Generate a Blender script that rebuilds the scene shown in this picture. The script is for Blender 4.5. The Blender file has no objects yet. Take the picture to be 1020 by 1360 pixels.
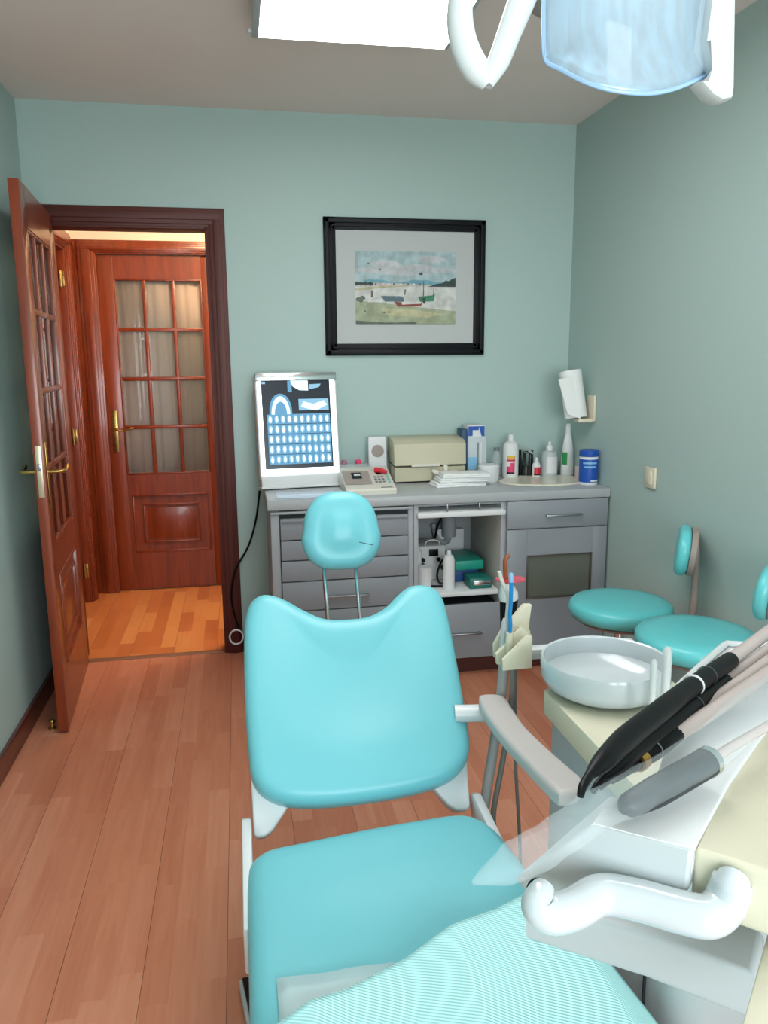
import bpy, bmesh, math, random
from math import sin, cos, pi, radians
from mathutils import Vector, Matrix
random.seed(7)
COL = bpy.context.scene.collection
# ------------------------------------------------------------------ camera model (metres; camera foot at the origin, Y towards the back wall)
RX = Vector((0.98332373, -0.18167977, -0.00817996)); DN = Vector((-0.04245906, -0.18560506, -0.98170667)); FW = Vector((0.176838, 0.96568277, -0.19022382))
FOC = 1041.467; CAM = Vector((0, 0, 1.42))
def ray(x, y): return RX*((x-510)/FOC) + DN*((y-680)/FOC) + FW
def PZ(x, y, z): v = ray(x, y); return CAM + v*((z-CAM.z)/v.z)
def PY(x, y, Y): v = ray(x, y); return CAM + v*(Y/v.y)
def PX(x, y, X): v = ray(x, y); return CAM + v*(X/v.x)
W = 3.78; CEIL = 2.51; XL = -0.87; XR = 1.64; YB = -1.5; CT = 0.845

# ------------------------------------------------------------------ materials
def lin(c):
    if isinstance(c, str): c = [int(c[i:i+2], 16)/255 for i in (0, 2, 4)]
    return tuple((v/12.92 if v <= .04045 else ((v+.055)/1.055)**2.4) for v in c)
def mat(name, col, rough=.5, metal=0, spec=.5, coat=0, trans=0, emit=None, estr=0, sub=0, alpha=1, bump=0, bscale=80, ior=1.45):
    m = bpy.data.materials.new(name); m.use_nodes = True; nt = m.node_tree; b = nt.nodes['Principled BSDF']
    b.inputs['Base Color'].default_value = (*lin(col), 1); b.inputs['Roughness'].default_value = rough
    b.inputs['Metallic'].default_value = metal; b.inputs['Specular IOR Level'].default_value = spec
    b.inputs['Coat Weight'].default_value = coat; b.inputs['Coat Roughness'].default_value = .12
    b.inputs['Transmission Weight'].default_value = trans; b.inputs['IOR'].default_value = ior
    b.inputs['Alpha'].default_value = alpha
    if sub: b.inputs['Subsurface Weight'].default_value = sub; b.inputs['Subsurface Radius'].default_value = (.02, .02, .02)
    if emit: b.inputs['Emission Color'].default_value = (*lin(emit), 1); b.inputs['Emission Strength'].default_value = estr
    # a faint procedural variation keeps every surface from being dead flat
    tc = nt.nodes.new('ShaderNodeTexCoord'); n = nt.nodes.new('ShaderNodeTexNoise'); n.inputs['Scale'].default_value = bscale
    nt.links.new(tc.outputs['Object'], n.inputs['Vector'])
    if bump:
        bp = nt.nodes.new('ShaderNodeBump'); bp.inputs['Strength'].default_value = bump; bp.inputs['Distance'].default_value = .002
        nt.links.new(n.outputs['Fac'], bp.inputs['Height']); nt.links.new(bp.outputs['Normal'], b.inputs['Normal'])
    if not trans and not emit:
        mr = nt.nodes.new('ShaderNodeMapRange'); mr.inputs['To Min'].default_value = max(0, rough-.03); mr.inputs['To Max'].default_value = min(1, rough+.03)
        nt.links.new(n.outputs['Fac'], mr.inputs['Value']); nt.links.new(mr.outputs['Result'], b.inputs['Roughness'])
    return m
def wood(name, dark, light, axis='z', rough=.32, coat=.35):
    m = bpy.data.materials.new(name); m.use_nodes = True; nt = m.node_tree; b = nt.nodes['Principled BSDF']
    tc = nt.nodes.new('ShaderNodeTexCoord'); mp = nt.nodes.new('ShaderNodeMapping')
    mp.inputs['Scale'].default_value = {'z': (38, 38, 2.2), 'x': (2.2, 38, 38), 'y': (38, 2.2, 38)}[axis]
    n = nt.nodes.new('ShaderNodeTexNoise'); n.inputs['Scale'].default_value = 1; n.inputs['Detail'].default_value = 5; n.inputs['Distortion'].default_value = .6
    r = nt.nodes.new('ShaderNodeValToRGB'); r.color_ramp.elements[0].position = .3; r.color_ramp.elements[1].position = .72
    r.color_ramp.elements[0].color = (*lin(dark), 1); r.color_ramp.elements[1].color = (*lin(light), 1)
    nt.links.new(tc.outputs['Object'], mp.inputs['Vector']); nt.links.new(mp.outputs['Vector'], n.inputs['Vector'])
    nt.links.new(n.outputs['Fac'], r.inputs['Fac']); nt.links.new(r.outputs['Color'], b.inputs['Base Color'])
    b.inputs['Roughness'].default_value = rough; b.inputs['Coat Weight'].default_value = coat; b.inputs['Coat Roughness'].default_value = .15
    return m
def plank(name, cols, strip, length, seam, rough=.33, jit=.4):
    """laminate floor: strips along Y with random tone, dark joints every 'seam' metres"""
    m = bpy.data.materials.new(name); m.use_nodes = True; nt = m.node_tree; b = nt.nodes['Principled BSDF']; L = nt.links.new
    def N(t, **k):
        n = nt.nodes.new(t)
        for a, v in k.items(): setattr(n, a, v)
        return n
    def math_(op, a, v=None):
        n = N('ShaderNodeMath', operation=op); L(a, n.inputs[0])
        if v is not None:
            if isinstance(v, (int, float)): n.inputs[1].default_value = v
            else: L(v, n.inputs[1])
        return n.outputs[0]
    geo = N('ShaderNodeNewGeometry'); sx = N('ShaderNodeSeparateXYZ'); L(geo.outputs['Position'], sx.inputs[0])
    X = math_('ADD', sx.outputs['X'], 10.029); Yv = math_('ADD', sx.outputs['Y'], 20)
    row = math_('FLOOR', math_('DIVIDE', X, strip))
    wn = N('ShaderNodeTexWhiteNoise', noise_dimensions='1D'); L(row, wn.inputs['W'])
    yo = math_('ADD', math_('DIVIDE', Yv, length), math_('MULTIPLY', wn.outputs['Value'], 7.3)); cell = math_('FLOOR', yo)
    cx = N('ShaderNodeCombineXYZ'); L(row, cx.inputs[0]); L(cell, cx.inputs[1])
    w2 = N('ShaderNodeTexWhiteNoise', noise_dimensions='3D'); L(cx.outputs[0], w2.inputs['Vector'])
    gv = N('ShaderNodeCombineXYZ'); L(math_('MULTIPLY', sx.outputs['X'], 42), gv.inputs[0])
    L(math_('MULTIPLY', sx.outputs['Y'], 3.2), gv.inputs[1]); L(math_('MULTIPLY', w2.outputs['Value'], 40), gv.inputs[2])
    gr = N('ShaderNodeTexNoise'); gr.inputs['Scale'].default_value = 1; gr.inputs['Detail'].default_value = 4; gr.inputs['Distortion'].default_value = .8
    L(gv.outputs[0], gr.inputs['Vector'])
    s = math_('ADD', math_('MULTIPLY', w2.outputs['Value'], jit), math_('MULTIPLY', gr.outputs['Fac'], 1-jit))
    r = N('ShaderNodeValToRGB'); e = r.color_ramp.elements
    e[0].position = .2; e[0].color = (*lin(cols[0]), 1); e[1].position = .8; e[1].color = (*lin(cols[2]), 1)
    k = e.new(.5); k.color = (*lin(cols[1]), 1); L(s, r.inputs['Fac'])
    fr = math_('FRACT', math_('DIVIDE', X, seam)); sm = math_('LESS_THAN', fr, .0013/seam)
    mx = N('ShaderNodeMix', data_type='RGBA'); L(sm, mx.inputs[0]); L(r.outputs['Color'], mx.inputs[6]); mx.inputs[7].default_value = (*lin('4a2417'), 1)
    L(mx.outputs[2], b.inputs['Base Color']); b.inputs['Roughness'].default_value = rough
    return m
M = {}
M['wall'] = mat('wall_paint', 'a6bdb8', .6, bump=.12, bscale=60)
M['ceil'] = mat('ceiling_paint', 'e6dcd6', .9, bump=.1, bscale=40)
M['cream_wall'] = mat('hall_wall_paint', 'f4e8da', .8)
M['floor'] = plank('laminate_floor', ('b06a4e', 'bf7b5e', 'cb8c70'), .065, .42, .195)
M['hallfloor'] = plank('hall_laminate', ('b86c3c', 'c67a46', 'd69458'), .07, .33, .21, .3, .75)
M['wood'] = wood('mahogany', '6c2911', '88391a'); M['woodx'] = wood('mahogany_across', '6c2911', '88391a', 'x')
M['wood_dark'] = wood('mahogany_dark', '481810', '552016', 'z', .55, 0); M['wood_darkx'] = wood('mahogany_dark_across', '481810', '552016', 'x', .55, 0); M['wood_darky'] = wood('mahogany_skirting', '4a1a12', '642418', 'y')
M['brass'] = mat('brass', 'b89a5a', .28, 1); M['steel_plate'] = mat('strike_plate', 'c9c2a8', .35, .7)
def thin_glass():
    m = bpy.data.materials.new('pane_glass'); m.use_nodes = True; nt = m.node_tree; nt.nodes.clear()
    o = nt.nodes.new('ShaderNodeOutputMaterial'); mx = nt.nodes.new('ShaderNodeMixShader'); t = nt.nodes.new('ShaderNodeBsdfTransparent'); gl = nt.nodes.new('ShaderNodeBsdfGlossy'); fr = nt.nodes.new('ShaderNodeFresnel')
    gl.inputs['Roughness'].default_value = .03; fr.inputs['IOR'].default_value = 1.5; t.inputs['Color'].default_value = (.93, .95, .94, 1)
    nt.links.new(fr.outputs[0], mx.inputs[0]); nt.links.new(t.outputs[0], mx.inputs[1]); nt.links.new(gl.outputs[0], mx.inputs[2]); nt.links.new(mx.outputs[0], o.inputs[0]); return m
M['glass'] = thin_glass()
M['curtain'] = mat('curtain_cloth', 'f4d4c6', .9, bump=.2, bscale=300)
M['vinyl'] = mat('turquoise_vinyl', '6dbac3', .37, spec=.42, coat=.05)
M['vinyl2'] = mat('stool_vinyl', '5fc0c3', .34, spec=.5, coat=.1)
M['white'] = mat('white_plastic', 'd2d8d9', .3, coat=.2)
M['white2'] = mat('white_enamel', 'c0c9cd', .18, coat=.5)
M['gwhite'] = mat('grey_white_plastic', 'b2babb', .4)
M['cream'] = mat('cream_plastic', 'd3cfb8', .38)
M['armgrey'] = mat('armrest_grey', 'b9b4b2', .4); M['stoolgrey'] = mat('stool_taupe', '958a82', .45)
M['chrome'] = mat('chrome', 'd8dcde', .15, 1); M['steel'] = mat('brushed_steel', '9a9ea2', .35, 1)
M['cab'] = mat('cabinet_grey', '888d93', .45); M['cabframe'] = mat('cabinet_frame_grey', '9a9ea2', .45); M['counter'] = mat('counter_laminate', 'a6aaac', .38)
M['cabdark'] = mat('gap_shade_and_seam', '2b2e31', .7); M['inside'] = mat('cabinet_inside', 'b4b3ac', .6); M['insideback'] = mat('cabinet_back_panel', '93989a', .6)  # cabdark puts the shade of gaps into colour, also draws a seam
M['shelf'] = mat('shelf_white', 'd4d6d6', .5); M['panelglass'] = mat('frosted_panel', '6f746a', .25, .3)
M['sink'] = mat('cream_basin', 'd6d2bf', .3, coat=.3)
M['black'] = mat('black_plastic', '0b0c0e', .38, spec=.2); M['blackgloss'] = mat('frame_black', '0e1015', .5, spec=.25); M['darkgrey'] = mat('dark_grey', '20262a', .5)
M['hose'] = mat('hose_grey', '9a9c9a', .5); M['hosepink'] = mat('hose_taupe', 'b5aaa6', .45); M['hosedark'] = mat('hose_dark', '6f706a', .5)
M['mat'] = mat('picture_mount', 'b4b9b8', .8); M['paper'] = mat('white_paper', 'e4e6e4', .8); M['mwhite'] = mat('matt_white', 'd5d8d8', .6)
M['beige'] = mat('beige_enamel', 'beb99f', .45); M['beige2'] = mat('beige_keys', 'd2cfc2', .5)
M['blue'] = mat('blue_label', '1b4fa5', .4); M['lblue'] = mat('light_blue_label', '7fb4d6', .4); M['pink'] = mat('pink_label', 'd83a6a', .4); M['red'] = mat('red_plastic', 'c8283a', .35)
M['yellow'] = mat('yellow_label', 'd8b03a', .4); M['green'] = mat('green_label', '2b8a4a', .4); M['teal'] = mat('teal_box', '1f9a86', .4); M['tealdark'] = mat('dark_teal_box', '17695f', .4)
M['brown'] = mat('amber_brown', '8a4a2a', .3); M['redglass'] = mat('amber_red_shield', 'd0405a', .25, alpha=.75); M['bluetube'] = mat('blue_tube', '1683c4', .3)
M['clearb'] = mat('clear_plastic', 'dfe8ea', .1, alpha=.22); M['gold'] = mat('gold_ring', 'c89a50', .3, .8)
M['grill'] = mat('speaker_grill', 'a39890', .7, bump=.8, bscale=900); M['switch'] = mat('switch_plastic', 'd6cdb8', .45)
M['mauve'] = mat('mauve', 'a06a80', .5); M['greymark'] = mat('grey_print', '73797c', .6); M['cyanmark'] = mat('cyan_print', '6fc0b8', .6)
M['sleeve'] = mat('clear_sleeve_film', 'd4e0e4', .2, alpha=.15, bump=.6, bscale=60); M['sheet'] = mat('plastic_sheet', 'd4e8ea', .2, alpha=.55)
M['lightpanel'] = mat('fluorescent_diffuser', 'ffffff', .5, emit='ffffff', estr=7.8)
M['glow'] = mat('viewer_glow', 'ffffff', .5, emit='e8faff', estr=2.2); M['xblue'] = mat('film_blue', '000000', .5, emit='6fb6e2', estr=.85)
M['xwhite'] = mat('film_bright', '000000', .5, emit='d5f4ff', estr=1.5); M['xdark'] = mat('film_dark', '10161c', .25, emit='1c2a38', estr=.5); M['xmid'] = mat('film_mid', '000000', .5, emit='9ad2f2', estr=.95)
M['xdim'] = mat('film_dim', '000000', .5, emit='4a86b4', estr=.6); M['xhot'] = mat('film_hot', '000000', .5, emit='f0fcff', estr=1.6)
M['halllamp'] = mat('hall_lamp_glass', 'ffffff', .5, emit='ffdcb8', estr=112)
# paper bib: fine parallel ribs
def ribbed():
    m = mat('mint_bib_paper', 'b2e8e8', .6); nt = m.node_tree; b = nt.nodes['Principled BSDF']
    uv = nt.nodes.new('ShaderNodeTexCoord'); mp = nt.nodes.new('ShaderNodeMapping'); mp.inputs['Rotation'].default_value = (0, 0, radians(-62))
    w = nt.nodes.new('ShaderNodeTexWave'); w.inputs['Scale'].default_value = 60; w.inputs['Distortion'].default_value = .4
    bp = nt.nodes.new('ShaderNodeBump'); bp.inputs['Strength'].default_value = .75; bp.inputs['Distance'].default_value = .0015
    nt.links.new(uv.outputs['Object'], mp.inputs[0]); nt.links.new(mp.outputs[0], w.inputs['Vector']); nt.links.new(w.outputs['Fac'], bp.inputs['Height']); nt.links.new(bp.outputs['Normal'], b.inputs['Normal'])
    return m
M['bib'] = ribbed()
# lamp reflector: dichroic metal, blue sky reflection painted in as vertical streaks
def dichroic():
    m = mat('dichroic_sky_reflection', '9cc2dc', .22, .85); nt = m.node_tree; b = nt.nodes['Principled BSDF']
    tc = nt.nodes.new('ShaderNodeTexCoord'); mp = nt.nodes.new('ShaderNodeMapping'); mp.inputs['Scale'].default_value = (60, 60, 5)
    n = nt.nodes.new('ShaderNodeTexNoise'); n.inputs['Scale'].default_value = 1; n.inputs['Detail'].default_value = 3
    r = nt.nodes.new('ShaderNodeValToRGB'); r.color_ramp.elements[0].position = .35; r.color_ramp.elements[1].position = .68
    r.color_ramp.elements[0].color = (*lin('8fa6b8'), 1); r.color_ramp.elements[1].color = (*lin('a9dcf6'), 1)
    nt.links.new(tc.outputs['Object'], mp.inputs[0]); nt.links.new(mp.outputs[0], n.inputs['Vector']); nt.links.new(n.outputs['Fac'], r.inputs['Fac']); nt.links.new(r.outputs[0], b.inputs['Base Color'])
    return m
M['dichro'] = dichroic()

# ------------------------------------------------------------------ mesh builder
class G:
    def __init__(s): s.v = []; s.f = []; s.m = []; s.mats = []
    def mi(s, m):
        if m is None: return 0
        if m not in s.mats: s.mats.append(m)
        return s.mats.index(m)
    def add(s, verts, faces, m=None):
        o = len(s.v); s.v += [Vector(v) for v in verts]; k = s.mi(m)
        for f in faces: s.f.append([o+i for i in f]); s.m.append(k)
        return s
    def bmadd(s, bm, m=None, T=None):
        bm.verts.index_update()
        vs = [(T @ v.co if T else v.co.copy()) for v in bm.verts]; fs = [[v.index for v in f.verts] for f in bm.faces]; bm.free()
        return s.add(vs, fs, m)
    def box(s, x0, x1, y0, y1, z0, z1, r=0, m=None, T=None, seg=2):
        bm = bmesh.new(); bmesh.ops.create_cube(bm, size=1)
        for v in bm.verts: v.co = Vector(((x0+x1)/2+v.co.x*(x1-x0), (y0+y1)/2+v.co.y*(y1-y0), (z0+z1)/2+v.co.z*(z1-z0)))
        if r: bmesh.ops.bevel(bm, geom=bm.edges[:], offset=min(r, .49*min(abs(x1-x0), abs(y1-y0), abs(z1-z0))), segments=seg, profile=.5, affect='EDGES')
        return s.bmadd(bm, m, T)
    def prism(s, poly, d, T=None, r=0, m=None, seg=2, vert=False):
        """polygon in local xy extruded along +z by d"""
        a = sum(poly[i][0]*poly[(i+1) % len(poly)][1]-poly[(i+1) % len(poly)][0]*poly[i][1] for i in range(len(poly)))
        if a < 0: poly = poly[::-1]
        bm = bmesh.new(); lo = [bm.verts.new((p[0], p[1], 0)) for p in poly]; hi = [bm.verts.new((p[0], p[1], d)) for p in poly]; n = len(poly)
        bm.faces.new(lo[::-1]); bm.faces.new(hi)
        for i in range(n): bm.faces.new((lo[i], lo[(i+1) % n], hi[(i+1) % n], hi[i]))
        if d < 0: bmesh.ops.reverse_faces(bm, faces=bm.faces[:])
        if r: bmesh.ops.bevel(bm, geom=[e for e in bm.edges if vert or abs(e.verts[0].co.z-e.verts[1].co.z) < 1e-6], offset=r, segments=seg, profile=.5, affect='EDGES')
        return s.bmadd(bm, m, T)
    def lathe(s, prof, T=None, n=32, m=None):
        """profile of (radius, z), local z axis"""
        vs = []; fs = []
        for r, z in prof:
            for i in range(n): vs.append(Vector((r*cos(2*pi*i/n), r*sin(2*pi*i/n), z)))
        for k in range(len(prof)-1):
            for i in range(n): fs.append((k*n+i, k*n+(i+1) % n, (k+1)*n+(i+1) % n, (k+1)*n+i))
        if prof[0][0] > 1e-6: fs.append(tuple(range(n))[::-1])
        if prof[-1][0] > 1e-6: fs.append(tuple((len(prof)-1)*n+i for i in range(n)))
        if T: vs = [T @ v for v in vs]
        return s.add(vs, fs, m)
    def tube(s, pts, rad, n=14, m=None, smooth=0, sq=1.0):
        P = [Vector(p) for p in pts]; R = list(rad) if isinstance(rad, (list, tuple)) else [rad]*len(P)
        if smooth:
            Q = []; S = []; E = [P[0]*2-P[1]]+P+[P[-1]*2-P[-2]]
            for i in range(len(P)-1):
                a, b, c, d = E[i:i+4]
                for k in range(smooth):
                    t = k/smooth
                    Q.append(.5*((2*b)+(c-a)*t+(2*a-5*b+4*c-d)*t*t+(3*b-a-3*c+d)*t**3)); S.append(R[i]*(1-t)+R[i+1]*t)
            Q.append(P[-1]); S.append(R[-1]); P, R = Q, S
        vs = []; fs = []; t0 = (P[1]-P[0]).normalized(); u = t0.orthogonal().normalized()
        for i, p in enumerate(P):
            t = ((P[min(i+1, len(P)-1)]-P[max(i-1, 0)]).normalized())
            u = (u-t*u.dot(t)).normalized(); w = t.cross(u)
            for k in range(n): a = 2*pi*k/n; vs.append(p+(u*cos(a)+w*sin(a))*R[i])
        for i in range(len(P)-1):
            for k in range(n): fs.append((i*n+k, i*n+(k+1) % n, (i+1)*n+(k+1) % n, (i+1)*n+k))
        fs.append(tuple(range(n))[::-1]); fs.append(tuple((len(P)-1)*n+k for k in range(n)))
        return s.add(vs, fs, m)
    def cyl(s, a, b, r, n=20, m=None, r2=None): return s.tube([a, b], [r, r if r2 is None else r2], n, m)
    def cushion(s, outline, thick, T, r=.03, dome=None, rings=9, m=None):
        """padded slab; outline in local xy, front face at z=0 (plus dome), back at z=-thick; rounded rim"""
        n = len(outline); a = sum(outline[i][0]*outline[(i+1) % n][1]-outline[(i+1) % n][0]*outline[i][1] for i in range(n))
        if a < 0: outline = outline[::-1]
        O = [Vector((p[0], p[1])) for p in outline]; c = sum(O, Vector((0, 0)))/n
        nr = []
        for i in range(n):
            t = (O[(i+1) % n]-O[i-1]).normalized(); nr.append(Vector((-t.y, t.x)))      # inward
        h = dome or (lambda x, y, k: 0)
        L = []
        rb = min(thick*.45, r)
        for k in range(5): a = pi/2*k/4; L.append(([O[i]+nr[i]*rb*(1-sin(a)) for i in range(n)], -thick+rb*(1-cos(a))))
        L.append((O, -r))
        for k in range(1, 6): a = pi/2*k/5; L.append(([O[i]+nr[i]*r*(1-cos(a)) for i in range(n)], -r+r*sin(a)))
        inner = L[-1][0]; vs = []; fs = []
        for pl, z in L:
            for p in pl: vs.append(Vector((p.x, p.y, z+h(p.x, p.y, 0)*(max(0, (z+thick)/thick)))))
        cnt = len(L)
        for k in range(1, rings):
            f = 1-k/rings
            for p in inner: q = c+(p-c)*f; vs.append(Vector((q.x, q.y, h(q.x, q.y, k/rings))))
            cnt += 1
        for k in range(cnt-1):
            for i in range(n): fs.append((k*n+i, k*n+(i+1) % n, (k+1)*n+(i+1) % n, (k+1)*n+i))
        vs.append(Vector((c.x, c.y, h(c.x, c.y, 1)))); ci = len(vs)-1
        for i in range(n): fs.append(((cnt-1)*n+i, (cnt-1)*n+(i+1) % n, ci))
        fs.append(tuple(range(n))[::-1])
        return s.add([T @ v for v in vs], fs, m)
ORG = {}
def thing(name, label, cat, loc, group=None):
    o = bpy.data.objects.new(name, None); COL.objects.link(o); o.location = loc; o.empty_display_size = .05
    o['label'] = label; o['category'] = cat
    if group: o['group'] = group
    ORG[o.name] = Vector(loc); return o
def obj(name, g, mt=None, parent=None, label=None, cat=None, group=None, kind=None, ang=38, loc=None):
    me = bpy.data.meshes.new(name); o = bpy.data.objects.new(name, me); COL.objects.link(o)
    org = ORG[parent.name] if parent else (Vector(loc) if loc is not None else None)
    if org is None:
        xs = [v.x for v in g.v]; ys = [v.y for v in g.v]; zs = [v.z for v in g.v]
        org = Vector(((min(xs)+max(xs))/2, (min(ys)+max(ys))/2, min(zs)))
    me.from_pydata([v-org for v in g.v], [], g.f)
    if mt is not None: me.materials.append(M[mt] if isinstance(mt, str) else mt)
    off = 1 if mt is not None else 0
    for k in g.mats: me.materials.append(M[k] if isinstance(k, str) else k)
    for p, k in zip(me.polygons, g.m): p.material_index = k
    if mt is not None and g.mats: raise Exception('mixed mats '+name)
    me.update(); me.shade_smooth(); me.set_sharp_from_angle(angle=radians(ang)); ORG[o.name] = org
    if parent: o.parent = parent
    else: o.location = org
    if label: o['label'] = label
    if cat: o['category'] = cat
    if group: o['group'] = group
    if kind: o['kind'] = kind
    return o
def struct(name, g, mt=None, parent=None, label=None, ang=38):
    return obj(name, g, mt, parent, label=label, kind=None if parent else 'structure', ang=ang)
def copy_tree(o, parent=None):
    c = o.copy(); COL.objects.link(c); c.parent = parent
    for ch in [x for x in bpy.data.objects if x.parent == o]: copy_tree(ch, c)
    return c
def frame(o, x, y, z): return Matrix(((x.x, y.x, z.x, o.x), (x.y, y.y, z.y, o.y), (x.z, y.z, z.z, o.z), (0, 0, 0, 1)))
def V(*a): return Vector(a)
XZ = lambda y: frame(V(0, y, 0), V(1, 0, 0), V(0, 0, 1), V(0, -1, 0))       # local xy -> world XZ, extrude towards camera
TR = Matrix.Translation

# ------------------------------------------------------------------ room shell
T_ = .10
DX0, DX1, DH = -.79, -.105, 2.013        # doorway in the back wall
struct('floor', G().box(XL-.1, XR+.1, YB-.1, W+.02, -.05, 0), 'floor')
struct('ceiling', G().box(XL-.1, XR+.1, YB-.1, W+T_, CEIL, CEIL+.05), 'ceil')
g = G(); g.box(XL-.1, DX0, W, W+T_, 0, CEIL); g.box(DX1, XR+.1, W, W+T_, 0, CEIL); g.box(DX0, DX1, W, W+T_, DH, CEIL); struct('wall_back', g, 'wall')
struct('wall_left', G().box(XL-.1, XL, YB, W, 0, CEIL), 'wall')
struct('wall_right', G().box(XR, XR+.1, YB, W, 0, CEIL), 'wall')
wx0, wx1, wz0, wz1 = -.3, 1.58, .55, 2.15   # window behind the camera
g = G(); g.box(XL, wx0, YB-.1, YB, 0, CEIL); g.box(wx1, XR, YB-.1, YB, 0, CEIL); g.box(wx0, wx1, YB-.1, YB, 0, wz0); g.box(wx0, wx1, YB-.1, YB, wz1, CEIL); struct('wall_front', g, 'wall')
g = G()
for a in (wx0, (wx0+wx1)/2-.02, wx1-.05): g.box(a, a+.05, YB-.07, YB-.03, wz0, wz1, .004)
g.box(wx0, wx1, YB-.07, YB-.03, wz0, wz0+.05, .004); g.box(wx0, wx1, YB-.07, YB-.03, wz1-.05, wz1, .004); struct('window_1', g, 'white')
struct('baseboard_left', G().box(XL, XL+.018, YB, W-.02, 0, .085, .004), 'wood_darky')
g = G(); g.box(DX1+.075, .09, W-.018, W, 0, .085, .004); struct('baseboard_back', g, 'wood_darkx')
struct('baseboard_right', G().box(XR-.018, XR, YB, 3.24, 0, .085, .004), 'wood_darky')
# doorway casing (stepped profile) with jamb lining
g = G(); cw = .078
for k, (a, b, t) in enumerate(((0, cw, .012), (.012, cw-.006, .02), (.03, cw-.018, .026))):
    g.box(DX1+a-.004, DX1+b, W-t, W+.001, 0, DH+b, .003); g.box(DX0-b, DX0-a+.004, W-t, W+.001, 0, DH+b, .003)
g.box(DX1-.012, DX1+.002, W-.01, W+T_+.01, 0, DH, .002); g.box(DX0-.002, DX0+.012, W-.01, W+T_+.01, 0, DH, .002)
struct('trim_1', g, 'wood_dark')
g = G()
for k, (a, b, t) in enumerate(((0, cw, .0125), (.012, cw-.006, .0205), (.03, cw-.018, .0265))): g.box(DX0-b, DX1+b, W-t, W+.001, DH+a-.004, DH+b, .003)
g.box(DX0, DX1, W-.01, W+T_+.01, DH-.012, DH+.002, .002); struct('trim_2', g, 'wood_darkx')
struct('trim_3', G().box(DX0, DX1, W-.005, W+.035, 0, .004, .0015), mat('threshold_strip', '94705a', .4, .3))
# hall behind the doorway
HY = 4.98; HX = -.92
struct('floor_hall', G().box(HX-1.2, 1.2, W+.02, HY+.1, -.05, 0), 'hallfloor')
struct('ceiling_hall', G().box(HX-1.2, 1.2, W+T_, HY+.1, 2.45, 2.5), 'cream_wall')
g = G(); g.box(HX, -.79, HY, HY+.1, 0, 2.45); g.box(-.79, -.10, HY, HY+.1, 2.04, 2.45); g.box(-.10, 1.2, HY, HY+.1, 0, 2.45); struct('wall_hall_back', g, 'cream_wall')
struct('wall_sky_block', G().box(-1.1, .2, HY+.6, HY+.65, -.05, 2.45), 'cream_wall'); struct('floor_sky_block', G().box(-1.1, .2, HY+.1, HY+.65, -.05, 0), 'hallfloor')  # backing wall and floor added to stop sky leaking past the end door
struct('wall_hall_right', G().box(1.2, 1.3, W+T_, HY, 0, 2.45), 'cream_wall')
g = G(); g.box(HX-.09, HX, W+T_, 4.02, 0, 2.45); g.box(HX-.09, HX, 4.80, HY, 0, 2.45); g.box(HX-.09, HX, 4.02, 4.80, 2.05, 2.45); struct('wall_hall_left', g, 'cream_wall')
g = G(); g.box(HX-1.3, HX-1.2, W+T_, HY+.1, 0, 2.45); g.box(HX-1.2, HX-.09, HY, HY+.1, 0, 2.45); g.box(HX-1.2, HX-.09, W, W+T_, 0, 2.45); struct('wall_side_room', g, 'cream_wall')
g = G()   # casing of the end door
for a, b, t in ((0, .128, .012), (.012, .10, .02), (.03, .08, .027)):
    g.box(-.79-b+.01, -.79-a+.01, HY-t, HY+.001, 0, 2.04+b*.6, .003); g.box(-.10+a, -.10+b, HY-t, HY+.001, 0, 2.04+b*.6, .003); g.box(-.79-b+.01, -.10+b, HY-t-.0005, HY+.001, 2.04+a*.6, 2.04+b*.6, .003)
struct('trim_4', g, 'wood')
g = G()   # casing of the side door of the hall
for a, b, t in ((0, .150, .012), (.012, .125, .02), (.03, .10, .027)):
    g.box(HX-.001, HX+t, 4.80+a, 4.80+b, 0, 2.05+b*.6, .003); g.box(HX-.001, HX+t, 4.02-b, 4.02-a, 0, 2.05+b*.6, .003); g.box(HX-.001, HX+t+.0005, 4.02-b, 4.80+b, 2.05+a*.6, 2.05+b*.6, .003)
g.box(HX-.09, HX+.004, 4.785, 4.80, 0, 2.05, .002); g.box(HX-.09, HX+.004, 4.02, 4.035, 0, 2.05, .002); g.box(HX-.09, HX+.004, 4.02, 4.80, 2.035, 2.05, .002)
struct('trim_5', g, 'wood')

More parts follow.
